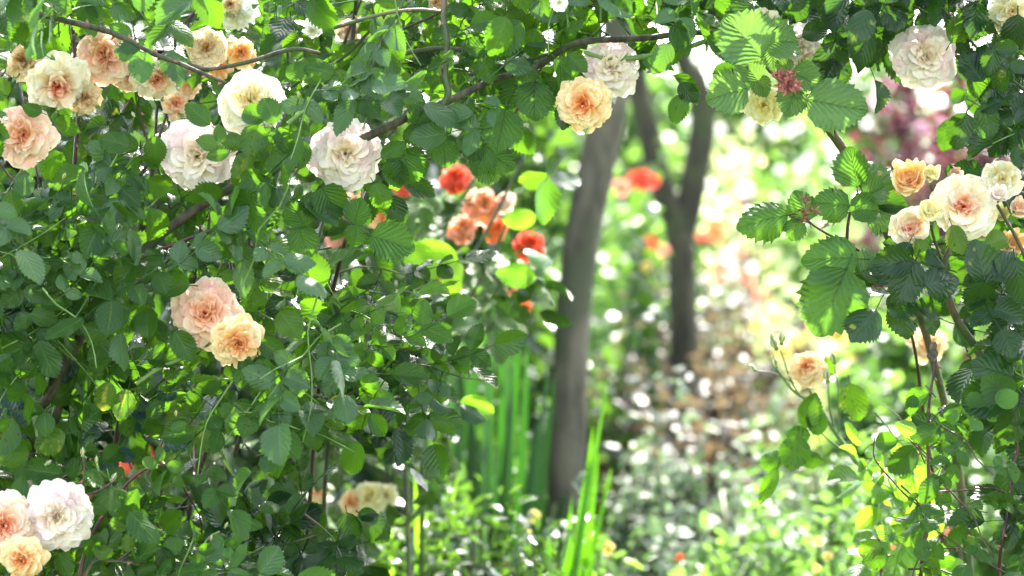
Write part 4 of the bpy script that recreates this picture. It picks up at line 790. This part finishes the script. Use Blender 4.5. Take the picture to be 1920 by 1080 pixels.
# ================================================================== BRAMBLES
def star_cluster(parent, px, py, r, Y, mat, n, seed, name='calyx_cluster'):
    """bunch of hairy star-shaped calyces"""
    rs = np.random.RandomState(seed); mb = MB(); c = at(px, py, Y); R = pm(r, Y)
    for k in range(n):
        d = norm(np.array([rs.normal(0, 1), -abs(rs.normal(0, .6)), rs.normal(.1, .9)])); q = c+d*R*rs.uniform(.35, .8); s_ = R*rs.uniform(.28, .40)
        ax = norm(d+rs.normal(0, .3, 3)); Rm = frames(norm(np.cross(ax, rs.normal(0, 1, 3))), ax)
        for m in range(5):
            a = m*1.2566+rs.normal(0, .15); w_ = .32
            V = np.array([[-w_*.4, 0, -.3], [w_*.4, 0, -.3], [w_, .55, .12], [-w_, .55, .12], [.03, 1.45, .75], [-.03, 1.45, .75]])*s_
            ca, sa = math.cos(a), math.sin(a); V = np.stack([V[:, 0]*ca-V[:, 1]*sa, V[:, 0]*sa+V[:, 1]*ca, V[:, 2]], -1)
            mb.add(V@Rm.T+q, [[0, 1, 2, 3], [3, 2, 4, 5]])
        prof = [(.02, .5), (.28, .3), (.36, 0), (.25, -.3), (.02, -.4)]; an = np.arange(6)/6*6.283
        V = np.array([[a_*math.cos(t)*s_, a_*math.sin(t)*s_, z*s_] for a_, z in prof for t in an]); i = np.arange(4)[:, None]; j = np.arange(6)[None]
        mb.add(V@Rm.T+q, np.stack([i*6+j+0*j, i*6+(j+1) % 6, (i+1)*6+(j+1) % 6, (i+1)*6+j], -1).reshape(-1, 4))
        tube(mb, [c-np.array([0, 0, R*.3]), (c+q)/2, q], [.0012, .0009], 4, per=1)
        for _ in range(26):      # bristles
            h = norm(rs.normal(0, 1, 3)); p0 = q+h*s_*.3; p1 = q+h*s_*rs.uniform(.9, 1.25); e = norm(np.cross(h, rs.normal(0, 1, 3)))*s_*.03
            mb.add([p0-e, p0+e, p1+e*.3, p1-e*.3], [[0, 1, 2, 3]])
    return mb.build(name, mat, parent, c)
bl = thing('bramble', 'bramble with dark crinkled leaves hanging under the arch on the left', 'bramble', base_at(620, 3.55))
cane(bl, [(560, 1250, 3.7), (600, 700, 3.6), (640, 480, 3.5), (665, 420, 3.36), (700, 330, 3.45), (800, 300, 3.4), (930, 255, 3.38), (1020, 120, 3.4)], [4.5, 4, 3, 2.5], M_RED, th=.02, name='bramble_stem', tsize=.003)
cane(bl, [(835, 228, 3.36), (833, 265, 3.33)], [2, 1.6], M_RED, name='leaf_stalk'); cane(bl, [(640, 408, 3.36), (662, 420, 3.33), (690, 436, 3.32)], [2.5, 2], M_RED, name='leaf_stalk')
leaves(bl, M_BRAM, [(736, 456, 88, -20, dict(wr=.95, shade=.5)), (672, 396, 52, 70, dict(shade=.5)), (666, 444, 45, -95), (832, 288, 55, -90, dict(wr=1.05, shade=.35)), (765, 320, 60, -80, dict(shade=.2)), (778, 305, 62, -60, dict(shade=.25, Y=3.33)), (806, 240, 40, 160, dict(shade=.4)), (862, 222, 48, -110, dict(shade=.3)),
    (900, 300, 62, -120, dict(shade=.15)), (935, 300, 70, -35, dict(shade=.3, Y=3.34)), (940, 245, 85, -100, dict(shade=.4)), (1000, 190, 75, -95, dict(shade=.35)), (885, 278, 50, 200), (570, 455, 64, -70, dict(shade=.6)), (620, 380, 70, -60, dict(shade=.7)), (480, 405, 78, -75, dict(shade=.65)), (425, 445, 62, -100, dict(shade=.45)), (450, 480, 50, -70, dict(shade=.3)),
    (527, 478, 68, -40, dict(shade=.6, mat=M_BRAM_P, Y=3.4)), (585, 380, 50, 30), (625, 395, 45, -20), (560, 400, 60, 120, dict(shade=.5)), (515, 360, 60, -100), (780, 255, 48, -60), (915, 325, 50, -60, dict(mat=M_BRAM_P, Y=3.4)), (790, 215, 50, 60), (700, 345, 40, -40, dict(Y=3.4)), (960, 180, 60, -120, dict(Y=3.4))], 'bram')
star_cluster(bl, 666, 414, 22, 3.33, M_HAIRYB, 9, 5)

br = thing('bramble', 'bramble with pale lime crinkled leaves and red bristly calyces at the upper right', 'bramble', base_at(1560, 3.5))
cane(br, [(1830, 1250, 3.8), (1800, 900, 3.75), (1740, 640, 3.65), (1690, 500, 3.55), (1640, 390, 3.45), (1590, 296, 3.40), (1560, 250, 3.37), (1530, 212, 3.35), (1500, 180, 3.35), (1440, 125, 3.36), (1400, 80, 3.4)], [9, 8, 8.5, 8.5, 7.5, 6], M_CANEG, th=.03, name='bramble_stem')
leaves(br, M_BRAM_P, [(1394, 68, 104, 130, dict(wr=1.25, shade=.25, Y=3.22)), (1467, 76, 74, 15, dict(wr=1.15, shade=.3, Y=3.24)), (1362, 176, 82, 195, dict(wr=1.15, shade=.6, Y=3.24)), (1402, 128, 62, 130, dict(shade=.7, Y=3.26)), (1428, 162, 44, -60, dict(shade=.9)), (1450, 112, 45, -85, dict(shade=.3)),
    (1570, 200, 118, -14, dict(wr=.9, shade=.5, Y=3.25)), (1482, 190, 60, -115, dict(shade=.2, Y=3.26)), (1472, 118, 36, 100, dict(shade=.95, Y=3.24)), (1510, 148, 60, -30, dict(shade=.55, Y=3.26)), (1520, 135, 55, 60, dict(shade=.4)), (1500, 150, 40, 170, dict(shade=.4))], 'bram')
star_cluster(br, 1472, 155, 31, 3.24, M_HAIRY, 16, 8)
br2 = thing('bramble', 'bramble with pointed green leaves and brown calyces left of the rose cluster', 'bramble', base_at(1640, 3.6))
cane(br2, [(1790, 1250, 3.8), (1765, 1000, 3.75), (1735, 800, 3.7), (1712, 640, 3.6), (1670, 530, 3.45), (1622, 480, 3.36), (1590, 458, 3.33), (1550, 438, 3.31), (1520, 418, 3.30), (1508, 398, 3.3)], [4, 4, 3.5, 3, 3, 3, 2.5, 2, 2], M_RED, th=.012, name='bramble_stem', tsize=.002)
cane(br2, [(1588, 458, 3.33), (1590, 420, 3.32), (1597, 385, 3.32)], [3, 3, 2.5], M_RED, th=.008, name='bramble_stem', tsize=.0025); cane(br2, [(1520, 418, 3.3), (1500, 412, 3.3), (1480, 405, 3.3)], [2, 1.5], M_RED, name='leaf_stalk'); cane(br2, [(1602, 470), (1600, 500), (1597, 515)], [2.2, 2], M_RED, Y=3.32, name='leaf_stalk')
leaves(br2, M_BRAM, [(1428, 412, 100, 190, dict(wr=.8, shade=.75)), (1506, 384, 64, 110, dict(shade=.6)), (1490, 432, 42, -110, dict(shade=.8)), (1558, 382, 72, 175, dict(shade=.65)), (1624, 392, 62, 10, dict(shade=.6, Y=3.28)), (1556, 483, 108, 178, dict(wr=.8, shade=.7, Y=3.28)), (1560, 568, 140, -112, dict(wr=.95, shade=.6, Y=3.26, lean=-8)),
    (1600, 312, 78, 100, dict(wr=.9, shade=.5, twist=30)), (1634, 325, 96, 85, dict(shade=.95, Y=3.36, twist=-40, lean=-25)), (1648, 398, 84, 4, dict(mat=M_BRAM_P, lean=-50, Y=3.38)), (1640, 500, 86, 20, dict(mat=M_BRAM_P, lean=-45, Y=3.34)), (1640, 358, 60, 20, dict(shade=.7, lean=-30))], 'bram')  # pale material on two of these leaves puts sunlight into their colour
star_cluster(br2, 1512, 390, 26, 3.26, M_HAIRYB, 9, 11); star_cluster(br2, 1545, 424, 11, 3.28, M_HAIRYB, 3, 12)

# ================================================================== ROSE HANGING OVER THE UPPER RIGHT
B_FL = [(1735, 107, 59, P_BLUSH, 'full', dict(f=(.0, .0), seed=5, label='blush-white rose hanging alone near the top right')), (1497, 92, 44, P_BLUSH, 'full', dict(f=(.35, .0), seed=6, Y=3.40, label='blush rose half hidden by lime bramble leaves')),
        (1430, 48, 32, P_HEART, 'open', dict(f=(.1, .5), seed=3, Y=3.40, label='orange-hearted rose peeping over a bramble leaf')), (1432, 196, 36, P_LEMON, 'open', dict(f=(-.1, -.5), seed=4, Y=3.34, label='pale lemon rose under the bramble leaves')),
        (1898, 22, 46, P_CREAM, 'full', dict(f=(-.1, -.2), seed=7, label='cream rose cut by the top right corner')), (1048, 5, 18, P_WHITE, 'ragged', dict(f=(.1, -.2), seed=1, Y=3.0))]
upr = thing('climbing_rose', 'climbing rose hanging over the top right corner with a single round blush bloom', 'climbing rose', base_at(2050, 3.6))
for (a, b, r, m_, st, kw) in B_FL: flower(upr, a, b, r, m_, st, **kw)
POLY_R = [(1260, -190), (2080, -190), (2080, 330), (1925, 285), (1870, 265), (1800, 250), (1790, 190), (1850, 130), (1810, 60), (1690, 70), (1650, 110), (1580, 130), (1525, 150), (1440, 120), (1330, 90)]
rs = np.random.RandomState(77); lm = tm = MB(); AVB = avoid_of(B_FL)+[(1400, 70, 50, 3.3), (1365, 175, 45, 3.3), (1465, 80, 45, 3.3), (1560, 200, 60, 3.5), (1475, 150, 50, 3.3)]
shoots(lm, tm, POLY_R, [], 55, (3.28, 3.55), rs, avoid=AVB, up=-.1, s=(.045, .06)); shoots(lm, tm, POLY_R, [], 26, (3.55, 3.95), rs, s=(.045, .06), avoid=[])
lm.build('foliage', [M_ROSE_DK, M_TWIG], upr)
for a in ([(2080, 300, 3.5), (1950, 210, 3.45), (1850, 110, 3.4), (1770, 20, 3.4), (1700, -40, 3.4)], [(1630, -10, 3.33), (1605, 40, 3.32), (1590, 85, 3.32)], [(1960, 200, 3.4), (1880, 140, 3.36), (1800, 105, 3.35), (1740, 105, 3.37)], [(1545, 20, 3.4), (1550, -20, 3.4)]): cane(upr, a, [4, 3, 2.5], M_CANEG, th=.04)
cane(upr, [(2090, 1250, 3.8), (2100, 600, 3.7), (2080, 300, 3.5)], [9, 6, 4], M_CANE)
leaves(upr, M_ROSE_DK, [(1557, 122, 90, -100, dict(shade=.7, wr=1.15)), (1618, 88, 86, -75, dict(shade=.6, Y=3.26)), (1642, 22, 70, 10, dict(shade=.7, wr=1.1)), (1690, 120, 100, -55, dict(shade=.15, Y=3.40)), (1495, 12, 70, -70, dict(shade=.2, wr=1.15, Y=3.26)), (1592, 10, 50, 170, dict(shade=.8)), (1800, 246, 74, -110, dict(shade=.5, Y=3.30)),
    (1850, 230, 72, -80, dict(shade=.3, Y=3.27, mat=M_ROSE)), (1848, 103, 60, 50, dict(shade=.4)), (1905, 65, 76, -95, dict(shade=.1)), (1800, 50, 70, 60, dict(shade=.9, mat=M_ROSE)), (1790, 48, 40, 170, dict(shade=.99, mat=M_ROSE)), (1900, 200, 70, 0, dict(shade=.4, mat=M_ROSE)), (1905, 240, 62, -30, dict(shade=.5, mat=M_ROSE)), (1835, 165, 60, -60, dict(shade=.3, mat=M_ROSE)), (1530, 60, 56, 20, dict(shade=.6)), (1880, 150, 60, 30)])

# ================================================================== ROSE CLUSTER ON THE RIGHT
C_FL = [(1806, 388, 60, P_HEART, 'open', dict(f=(.0, .15), seed=1, label='widest open rose with an orange heart')), (1704, 432, 37, P_HEART, 'half', dict(f=(-.05, .25), seed=2, label='half-open cream rose with a coiled orange heart')), (1706, 342, 32, P_APRI, 'half', dict(f=(-.25, .35), seed=3, label='half-open apricot rose')),
        (1741, 333, 17, P_LEMON, 'half', dict(f=(.1, .8), seed=4, Y=3.34)), (1742, 400, 23, P_LEMON, 'half', dict(f=(.05, .5), seed=5, Y=3.31)), (1879, 338, 35, P_CREAM, 'open', dict(f=(.0, .25), seed=6, label='small pale rose right of the widest one')), (1870, 370, 18, P_BLUSH, 'half', dict(f=(.0, .6), seed=7, Y=3.29)),
        (1908, 395, 21, P_PEACH, 'half', dict(f=(.2, .6), seed=8)), (1893, 462, 24, P_APRI, 'half', dict(f=(.3, .5), seed=3, Y=3.44)), (1876, 405, 15, P_LEMON, 'half', dict(f=(.1, .6), seed=4, Y=3.40)), (1790, 330, 14, P_PEACH, 'half', dict(f=(0, .5), seed=7, Y=3.4))]
clu = thing('rose_bush', 'sunlit rose bush with a tight cluster of orange-hearted cream roses at the right edge', 'rose bush', base_at(1960, 3.6))
for (a, b, r, m_, st, kw) in C_FL: flower(clu, a, b, r, m_, st, **kw)
rs = np.random.RandomState(99); lm = tm = MB()
POLY_C = [(1650, 480), (1700, 470), (1790, 440), (1830, 440), (1870, 400), (1900, 300), (2080, 300), (2080, 1200), (1960, 1200), (1900, 900), (1830, 800), (1810, 700), (1790, 610), (1740, 600), (1690, 615), (1670, 560)]
shoots(lm, tm, POLY_C, [], 30, (3.30, 3.60), rs, avoid=avoid_of(C_FL)+[(1740, 645, 34, 4.2)], s=(.052, .070), up=.0); shoots(lm, tm, POLY_C, [], 13, (3.6, 3.95), rs, s=(.05, .065))
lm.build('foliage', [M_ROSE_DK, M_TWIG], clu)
for a, r_ in (([(1980, 1250, 3.6), (1900, 800, 3.5), (1840, 670, 3.45), (1790, 590, 3.42), (1770, 500, 3.4), (1800, 430, 3.4)], [11, 9, 7, 4]), ([(1770, 500, 3.4), (1740, 470, 3.36), (1712, 450, 3.34)], [3.5, 3]), ([(1745, 420, 3.34), (1752, 450, 3.36), (1770, 500, 3.4)], [2.5, 3]),
             ([(1743, 345, 3.35), (1752, 375, 3.36), (1748, 430, 3.36)], [2, 2]), ([(1870, 385, 3.32), (1890, 420, 3.34), (1905, 445, 3.36), (1960, 560, 3.4)], [3, 3.5, 4]), ([(1880, 365, 3.34), (1895, 400, 3.35)], [2, 2]), ([(1900, 680, 3.45), (1860, 700, 3.44), (1800, 600, 3.44)], [5, 5, 4])): cane(clu, a, r_, M_CANEG, Y=3.36)
leaves(clu, M_ROSE_DK, [(1697, 530, 96, -115, dict(shade=.5, Y=3.26, wr=1.1)), (1772, 530, 100, 5, dict(shade=.5, Y=3.25, lean=-35)), (1836, 562, 78, -100, dict(shade=.4, Y=3.24, lean=-40, wr=1.2)), (1840, 490, 88, 100, dict(shade=.9, Y=3.26)), (1885, 500, 80, 50, dict(shade=.4, Y=3.26, lean=-30)), (1690, 600, 78, -80, dict(shade=.5)), (1745, 578, 60, -20, dict(shade=.2)),
    (1860, 690, 88, 160, dict(shade=.5, Y=3.24, wr=1.1)), (1845, 750, 92, 190, dict(shade=.6, Y=3.23, wr=1.15)), (1905, 650, 66, 60, dict(shade=.5, Y=3.24)), (1895, 800, 88, -110, dict(shade=.5, Y=3.26)), (1795, 450, 60, -70, dict(shade=.99, mat=M_ROSE)), (1870, 450, 60, 30, dict(shade=.99, mat=M_ROSE, lean=-20)), (1815, 318, 62, 160, dict(shade=.2, Y=3.42)), (1675, 382, 64, 5, dict(shade=.1, Y=3.38)), (1912, 530, 90, -80, dict(shade=.3, Y=3.24)), (1780, 320, 26, 90, dict(shade=.2, Y=3.4)), (1690, 480, 60, -120, dict(shade=.3)), (1730, 470, 50, -60, dict(shade=.9, mat=M_ROSE))])
bud(clu, 1785, 350, 7, 3.38, (.1, 0, 1)); 

# ================================================================== SLIM YELLOW ROSE IN THE MIDDLE RIGHT
Yy = 3.78
yel = thing('rose_bush', 'slender blurred rose with a soft yellow bloom among tight green buds', 'rose bush', base_at(1640, 3.85))
flower(yel, 1514, 690, 35, P_APRI, 'full', Y=Yy, f=(-.2, .7), seed=2, label='soft yellow rose'); flower(yel, 1546, 684, 30, P_HEART, 'ragged', Y=Yy+.05, f=(.3, .8), seed=5)
for i, (x, y, r_, u) in enumerate([(1452, 645, 13, (-.5, 0, 1)), (1466, 636, 12, (.1, 0, 1)), (1454, 682, 12, (-.2, 0, 1)), (1411, 690, 9, (-.8, 0, .7)), (1563, 672, 12, (-.3, 0, 1)), (1551, 706, 13, (-.1, 0, 1)), (1447, 634, 8, (-.2, 0, 1))]): bud(yel, x, y, r_*1.35, Yy-.03, u, P_CREAM, i)
for a, r_ in (([(1690, 1280), (1640, 930), (1600, 860), (1565, 810), (1530, 760), (1490, 735), (1455, 690)], [6, 5, 4, 2]), ([(1500, 745), (1480, 705), (1463, 655)], [2, 1.6]), ([(1485, 715), (1450, 700), (1418, 695)], [1.6, 1.3]), ([(1565, 810), (1555, 760), (1552, 720)], [2.5, 2]), ([(1572, 815), (1572, 740), (1564, 685)], [2.2, 1.6]), ([(1528, 755), (1515, 720), (1515, 700)], [3, 2.5]), ([(1600, 860), (1560, 830), (1500, 790), (1452, 868)], [2.5, 2, 1.5])): cane(yel, a, r_, M_TWIG, Y=Yy)
rs = np.random.RandomState(44); lm = tm = MB()
shoots(lm, tm, [(1560, 760), (1700, 780), (1760, 900), (1700, 1100), (1600, 1100), (1640, 950), (1570, 840)], [], 10, (3.7, 3.95), rs, s=(.045, .06)); lm.build('foliage', [M_MID, M_TWIG], yel)
leaves(yel, M_ROSE, [(1490, 850, 70, -100, dict(shade=.2, Y=3.72, wr=1.2)), (1600, 755, 74, -80, dict(shade=.9, Y=3.72)), (1520, 770, 70, 70, dict(shade=.6, Y=3.75)), (1530, 790, 55, 100, dict(shade=.4, Y=3.75)), (1495, 815, 50, 180, dict(shade=.2, Y=3.76)), (1441, 912, 78, -115, dict(shade=.7, Y=3.72, wr=.55)), (1445, 862, 62, 180, dict(shade=.5, lean=-60, Y=3.75)), (1522, 862, 50, -20, dict(Y=3.75)), (1555, 690, 40, -70, dict(Y=3.8))])

# ================================================================== RED-STEMMED ROSE, LOWER RIGHT
red = thing('rose_bush', 'sparse rose bush with thin dark red thorny stems at the lower right', 'rose bush', base_at(1740, 3.5))
for a, r_ in (([(1720, 1260, 3.4), (1728, 1060), (1742, 960), (1740, 850), (1742, 760), (1752, 690), (1754, 655)], [5, 4.5, 4, 3.2, 2.5]), ([(1860, 1260, 3.45), (1876, 1040), (1890, 960), (1900, 880), (1908, 840), (1895, 790)], [5, 4.5, 4, 3]), ([(1738, 960), (1700, 930), (1672, 900), (1640, 860), (1640, 820)], [2.5, 2, 1.6]),
             ([(1742, 935), (1762, 922), (1800, 920), (1860, 915), (1895, 930)], [2.2, 1.8]), ([(1728, 1050), (1760, 1030), (1800, 1028)], [2, 1.6]), ([(1660, 1180), (1650, 1060), (1648, 1010)], [3, 2]), ([(1655, 1070), (1635, 1035), (1620, 1022)], [2, 1.5]), ([(1745, 790), (1765, 770), (1800, 750)], [2, 1.5]), ([(1735, 870), (1720, 840), (1700, 820)], [2, 1.6]), ([(1755, 745), (1742, 730), (1735, 722)], [1.6, 1.4])): cane(red, a, [x*.75 for x in r_], M_RED, Y=3.33, th=.022, tsize=.005)
rs = np.random.RandomState(45); lm = tm = MB()
shoots(lm, tm, [(1680, 760), (1820, 740), (1920, 800), (1960, 1120), (1640, 1120), (1640, 980), (1700, 860)], [[(1650, 930), (1735, 930), (1735, 1000), (1650, 1000)]], 12, (3.28, 3.6), rs, s=(.028, .040), up=.2, face=.3, step=.045); lm.build('foliage', [M_ROSE, M_RED], red)
leaves(red, M_ROSE, [(1718, 745, 50, 200, dict(shade=.2)), (1735, 812, 60, 190, dict(shade=.3)), (1778, 810, 50, -40, dict(shade=.1)), (1660, 830, 52, 190, dict(shade=.5, lean=-30)), (1710, 760, 40, -100), (1790, 770, 46, 20), (1700, 800, 44, 150, dict(mat=M_MID)), (1688, 1000, 50, 30, dict(shade=.99)), (1660, 1000, 44, 150, dict(mat=M_MID, shade=.6)), (1630, 1030, 50, -150, dict(shade=.95)), (1640, 1045, 60, 190, dict(lean=-50)), (1752, 660, 22, 110, dict(mat=M_BGR)), (1750, 650, 20, 60, dict(mat=M_BGR)), (1746, 670, 20, 140, dict(mat=M_BGR))])
for i, (x, y, r_) in enumerate([(1648, 1000, 9), (1640, 990, 7)]): bud(red, x, y, r_, 3.31, (.1, 0, 1), P_PEACH, i)

# ================================================================== BUSH AT THE BOTTOM LEFT
D_FL = [(8, 985, 62, P_PEACH, 'full', dict(f=(.1, .05), seed=3, Y=3.21, label='peach rose cut by the left edge')), (107, 968, 62, P_BLUSH, 'full', dict(f=(.1, -.05), seed=8, Y=3.22, label='pink-flushed white rose with quartered petals')), (42, 1046, 42, P_APRI, 'full', dict(f=(-.05, -.4), seed=1, Y=3.18, label='golden apricot rose beneath the two pale ones'))]
low = thing('rose_bush', 'rose bush in the bottom left corner with three large blooms packed together', 'rose bush', base_at(60, 3.3))
for (a, b, r, m_, st, kw) in D_FL: kw.setdefault('Y', 3.25); flower(low, a, b, r, m_, st, **kw)
for a, r_, mt in (([(140, 1250), (150, 1080), (175, 1000), (205, 950), (240, 905), (275, 878), (310, 872)], [4, 3.5, 2.5], M_RED), ([(275, 890), (295, 850), (312, 810), (318, 790)], [2.5, 1.8], M_RED), ([(120, 1180), (170, 1062), (205, 1052), (240, 1055), (290, 1062), (400, 1055)], [3, 2.8, 2], M_CANEG), ([(170, 1065), (185, 1045), (215, 1053), (245, 1030), (250, 1000)], [2.5, 2], M_RED),
                 ([(230, 1052), (290, 1058), (340, 1060), (385, 1062)], [2.4, 1.8], M_RED), ([(150, 935), (158, 890), (156, 858)], [2, 2.4], M_RED), ([(190, 915), (185, 885), (181, 870)], [1.6, 2], M_TWIG), ([(160, 930), (190, 918), (215, 900)], [2, 2.2], M_RED), ([(360, 1055), (390, 1010), (412, 996)], [1.6, 2], M_TWIG), ([(70, 1180), (72, 960), (55, 900)], [5, 4], M_CANEG)): cane(low, a, r_, mt, Y=3.26, th=.03, tsize=.006)
for i, (x, y, r_, u, pt) in enumerate([(155, 848, 13, (0, 0, 1), P_PINK), (181, 862, 10, (0, 0, 1), P_PINK), (213, 895, 13, (.5, 0, .8), P_LILAC), (424, 985, 9, (.5, 0, 1), P_PINK), (396, 1008, 8, (.2, 0, 1), P_PINK), (330, 775, 8, (0, 0, 1), P_PINK), (90, 868, 11, (.5, 0, .4), P_LILAC), (180, 1076, 10, (.8, 0, .3), P_LILAC)]): bud(low, x, y, r_, 3.25, u, pt, i)
leaves(low, M_ROSE, [(310, 1050, 50, -80, dict(shade=.5, mat=M_ROSE_DK)), (325, 1025, 46, 15, dict(shade=.5)), (275, 1030, 44, 190, dict(shade=.5)), (388, 1030, 34, 15), (370, 1052, 42, -110, dict(shade=.5)), (188, 952, 40, 0, dict(shade=.5)), (240, 978, 44, 200, dict(shade=.6)), (262, 965, 38, -20), (222, 982, 38, 150, dict(shade=.9)), (282, 868, 34, -30, dict(shade=.8)), (330, 876, 36, -15, dict(shade=.7)), (335, 800, 34, 20, dict(shade=.7)), (300, 850, 30, 100), (195, 1035, 40, 0, dict(shade=.9)),
    (120, 1060, 54, -70), (172, 1025, 50, -80, dict(shade=.3)), (45, 920, 60, 80, dict(Y=3.3)), (85, 900, 40, 10, dict(Y=3.3)), (335, 905, 30, -60), (255, 925, 34, -10), (275, 1065, 40, 190), (240, 1018, 36, 90, dict(shade=.9))], Y=3.24)
rs = np.random.RandomState(46); lm = tm = MB()
shoots(lm, tm, [(-60, 860), (230, 850), (420, 1000), (420, 1180), (-60, 1180)], [[(240, 780), (340, 780), (345, 960), (290, 970), (235, 930)]], 22, (3.26, 3.5), rs, s=(.030, .042), avoid=avoid_of([(q[0], q[1], q[2], 0, 0, dict(Y=3.3)) for q in D_FL])); lm.build('foliage', [M_ROSE, M_TWIG], low)
# glossy shrub at the bottom centre-left
gl = thing('glossy_leaved_shrub', 'shrub of large glossy dark leaves at the bottom, right of the thorny stems', 'shrub', base_at(600, 3.9))
rs = np.random.RandomState(47); lm = tm = MB()
shoots(lm, tm, [(420, 880), (560, 900), (700, 940), (740, 1010), (690, 1180), (400, 1180)], [], 24, (3.5, 3.95), rs, s=(.052, .07), up=.4, face=.25, avoid=AV[-4:]); shoots(lm, tm, [(560, 500), (760, 480), (860, 620), (910, 740), (800, 830), (700, 900), (560, 880)], [], 30, (3.6, 4.05), rs, s=(.045, .06), up=.4, face=.3, avoid=AV[-4:])
lm.build('foliage', [M_ROSE_DK, M_CANEG], gl); cane(gl, [(600, 1300, 3.9), (610, 900, 3.8), (640, 700, 3.8), (700, 560, 3.8)], [6, 4, 3], M_CANE); cane(gl, [(560, 1300, 3.8), (545, 1080, 3.75), (515, 1000, 3.7)], [5, 3], M_CANEG)
leaves(gl, M_ROSE_DK, [(430, 1005, 110, 10, dict(lean=-35, Y=3.5)), (590, 975, 60, -80, dict(shade=.5)), (575, 1025, 70, 20, dict(Y=3.6)), (610, 1050, 70, -100, dict(shade=.4)), (655, 990, 60, -80), (708, 992, 74, -40, dict(shade=.5)), (655, 1060, 60, -30), (690, 965, 40, 10)], Y=3.55)
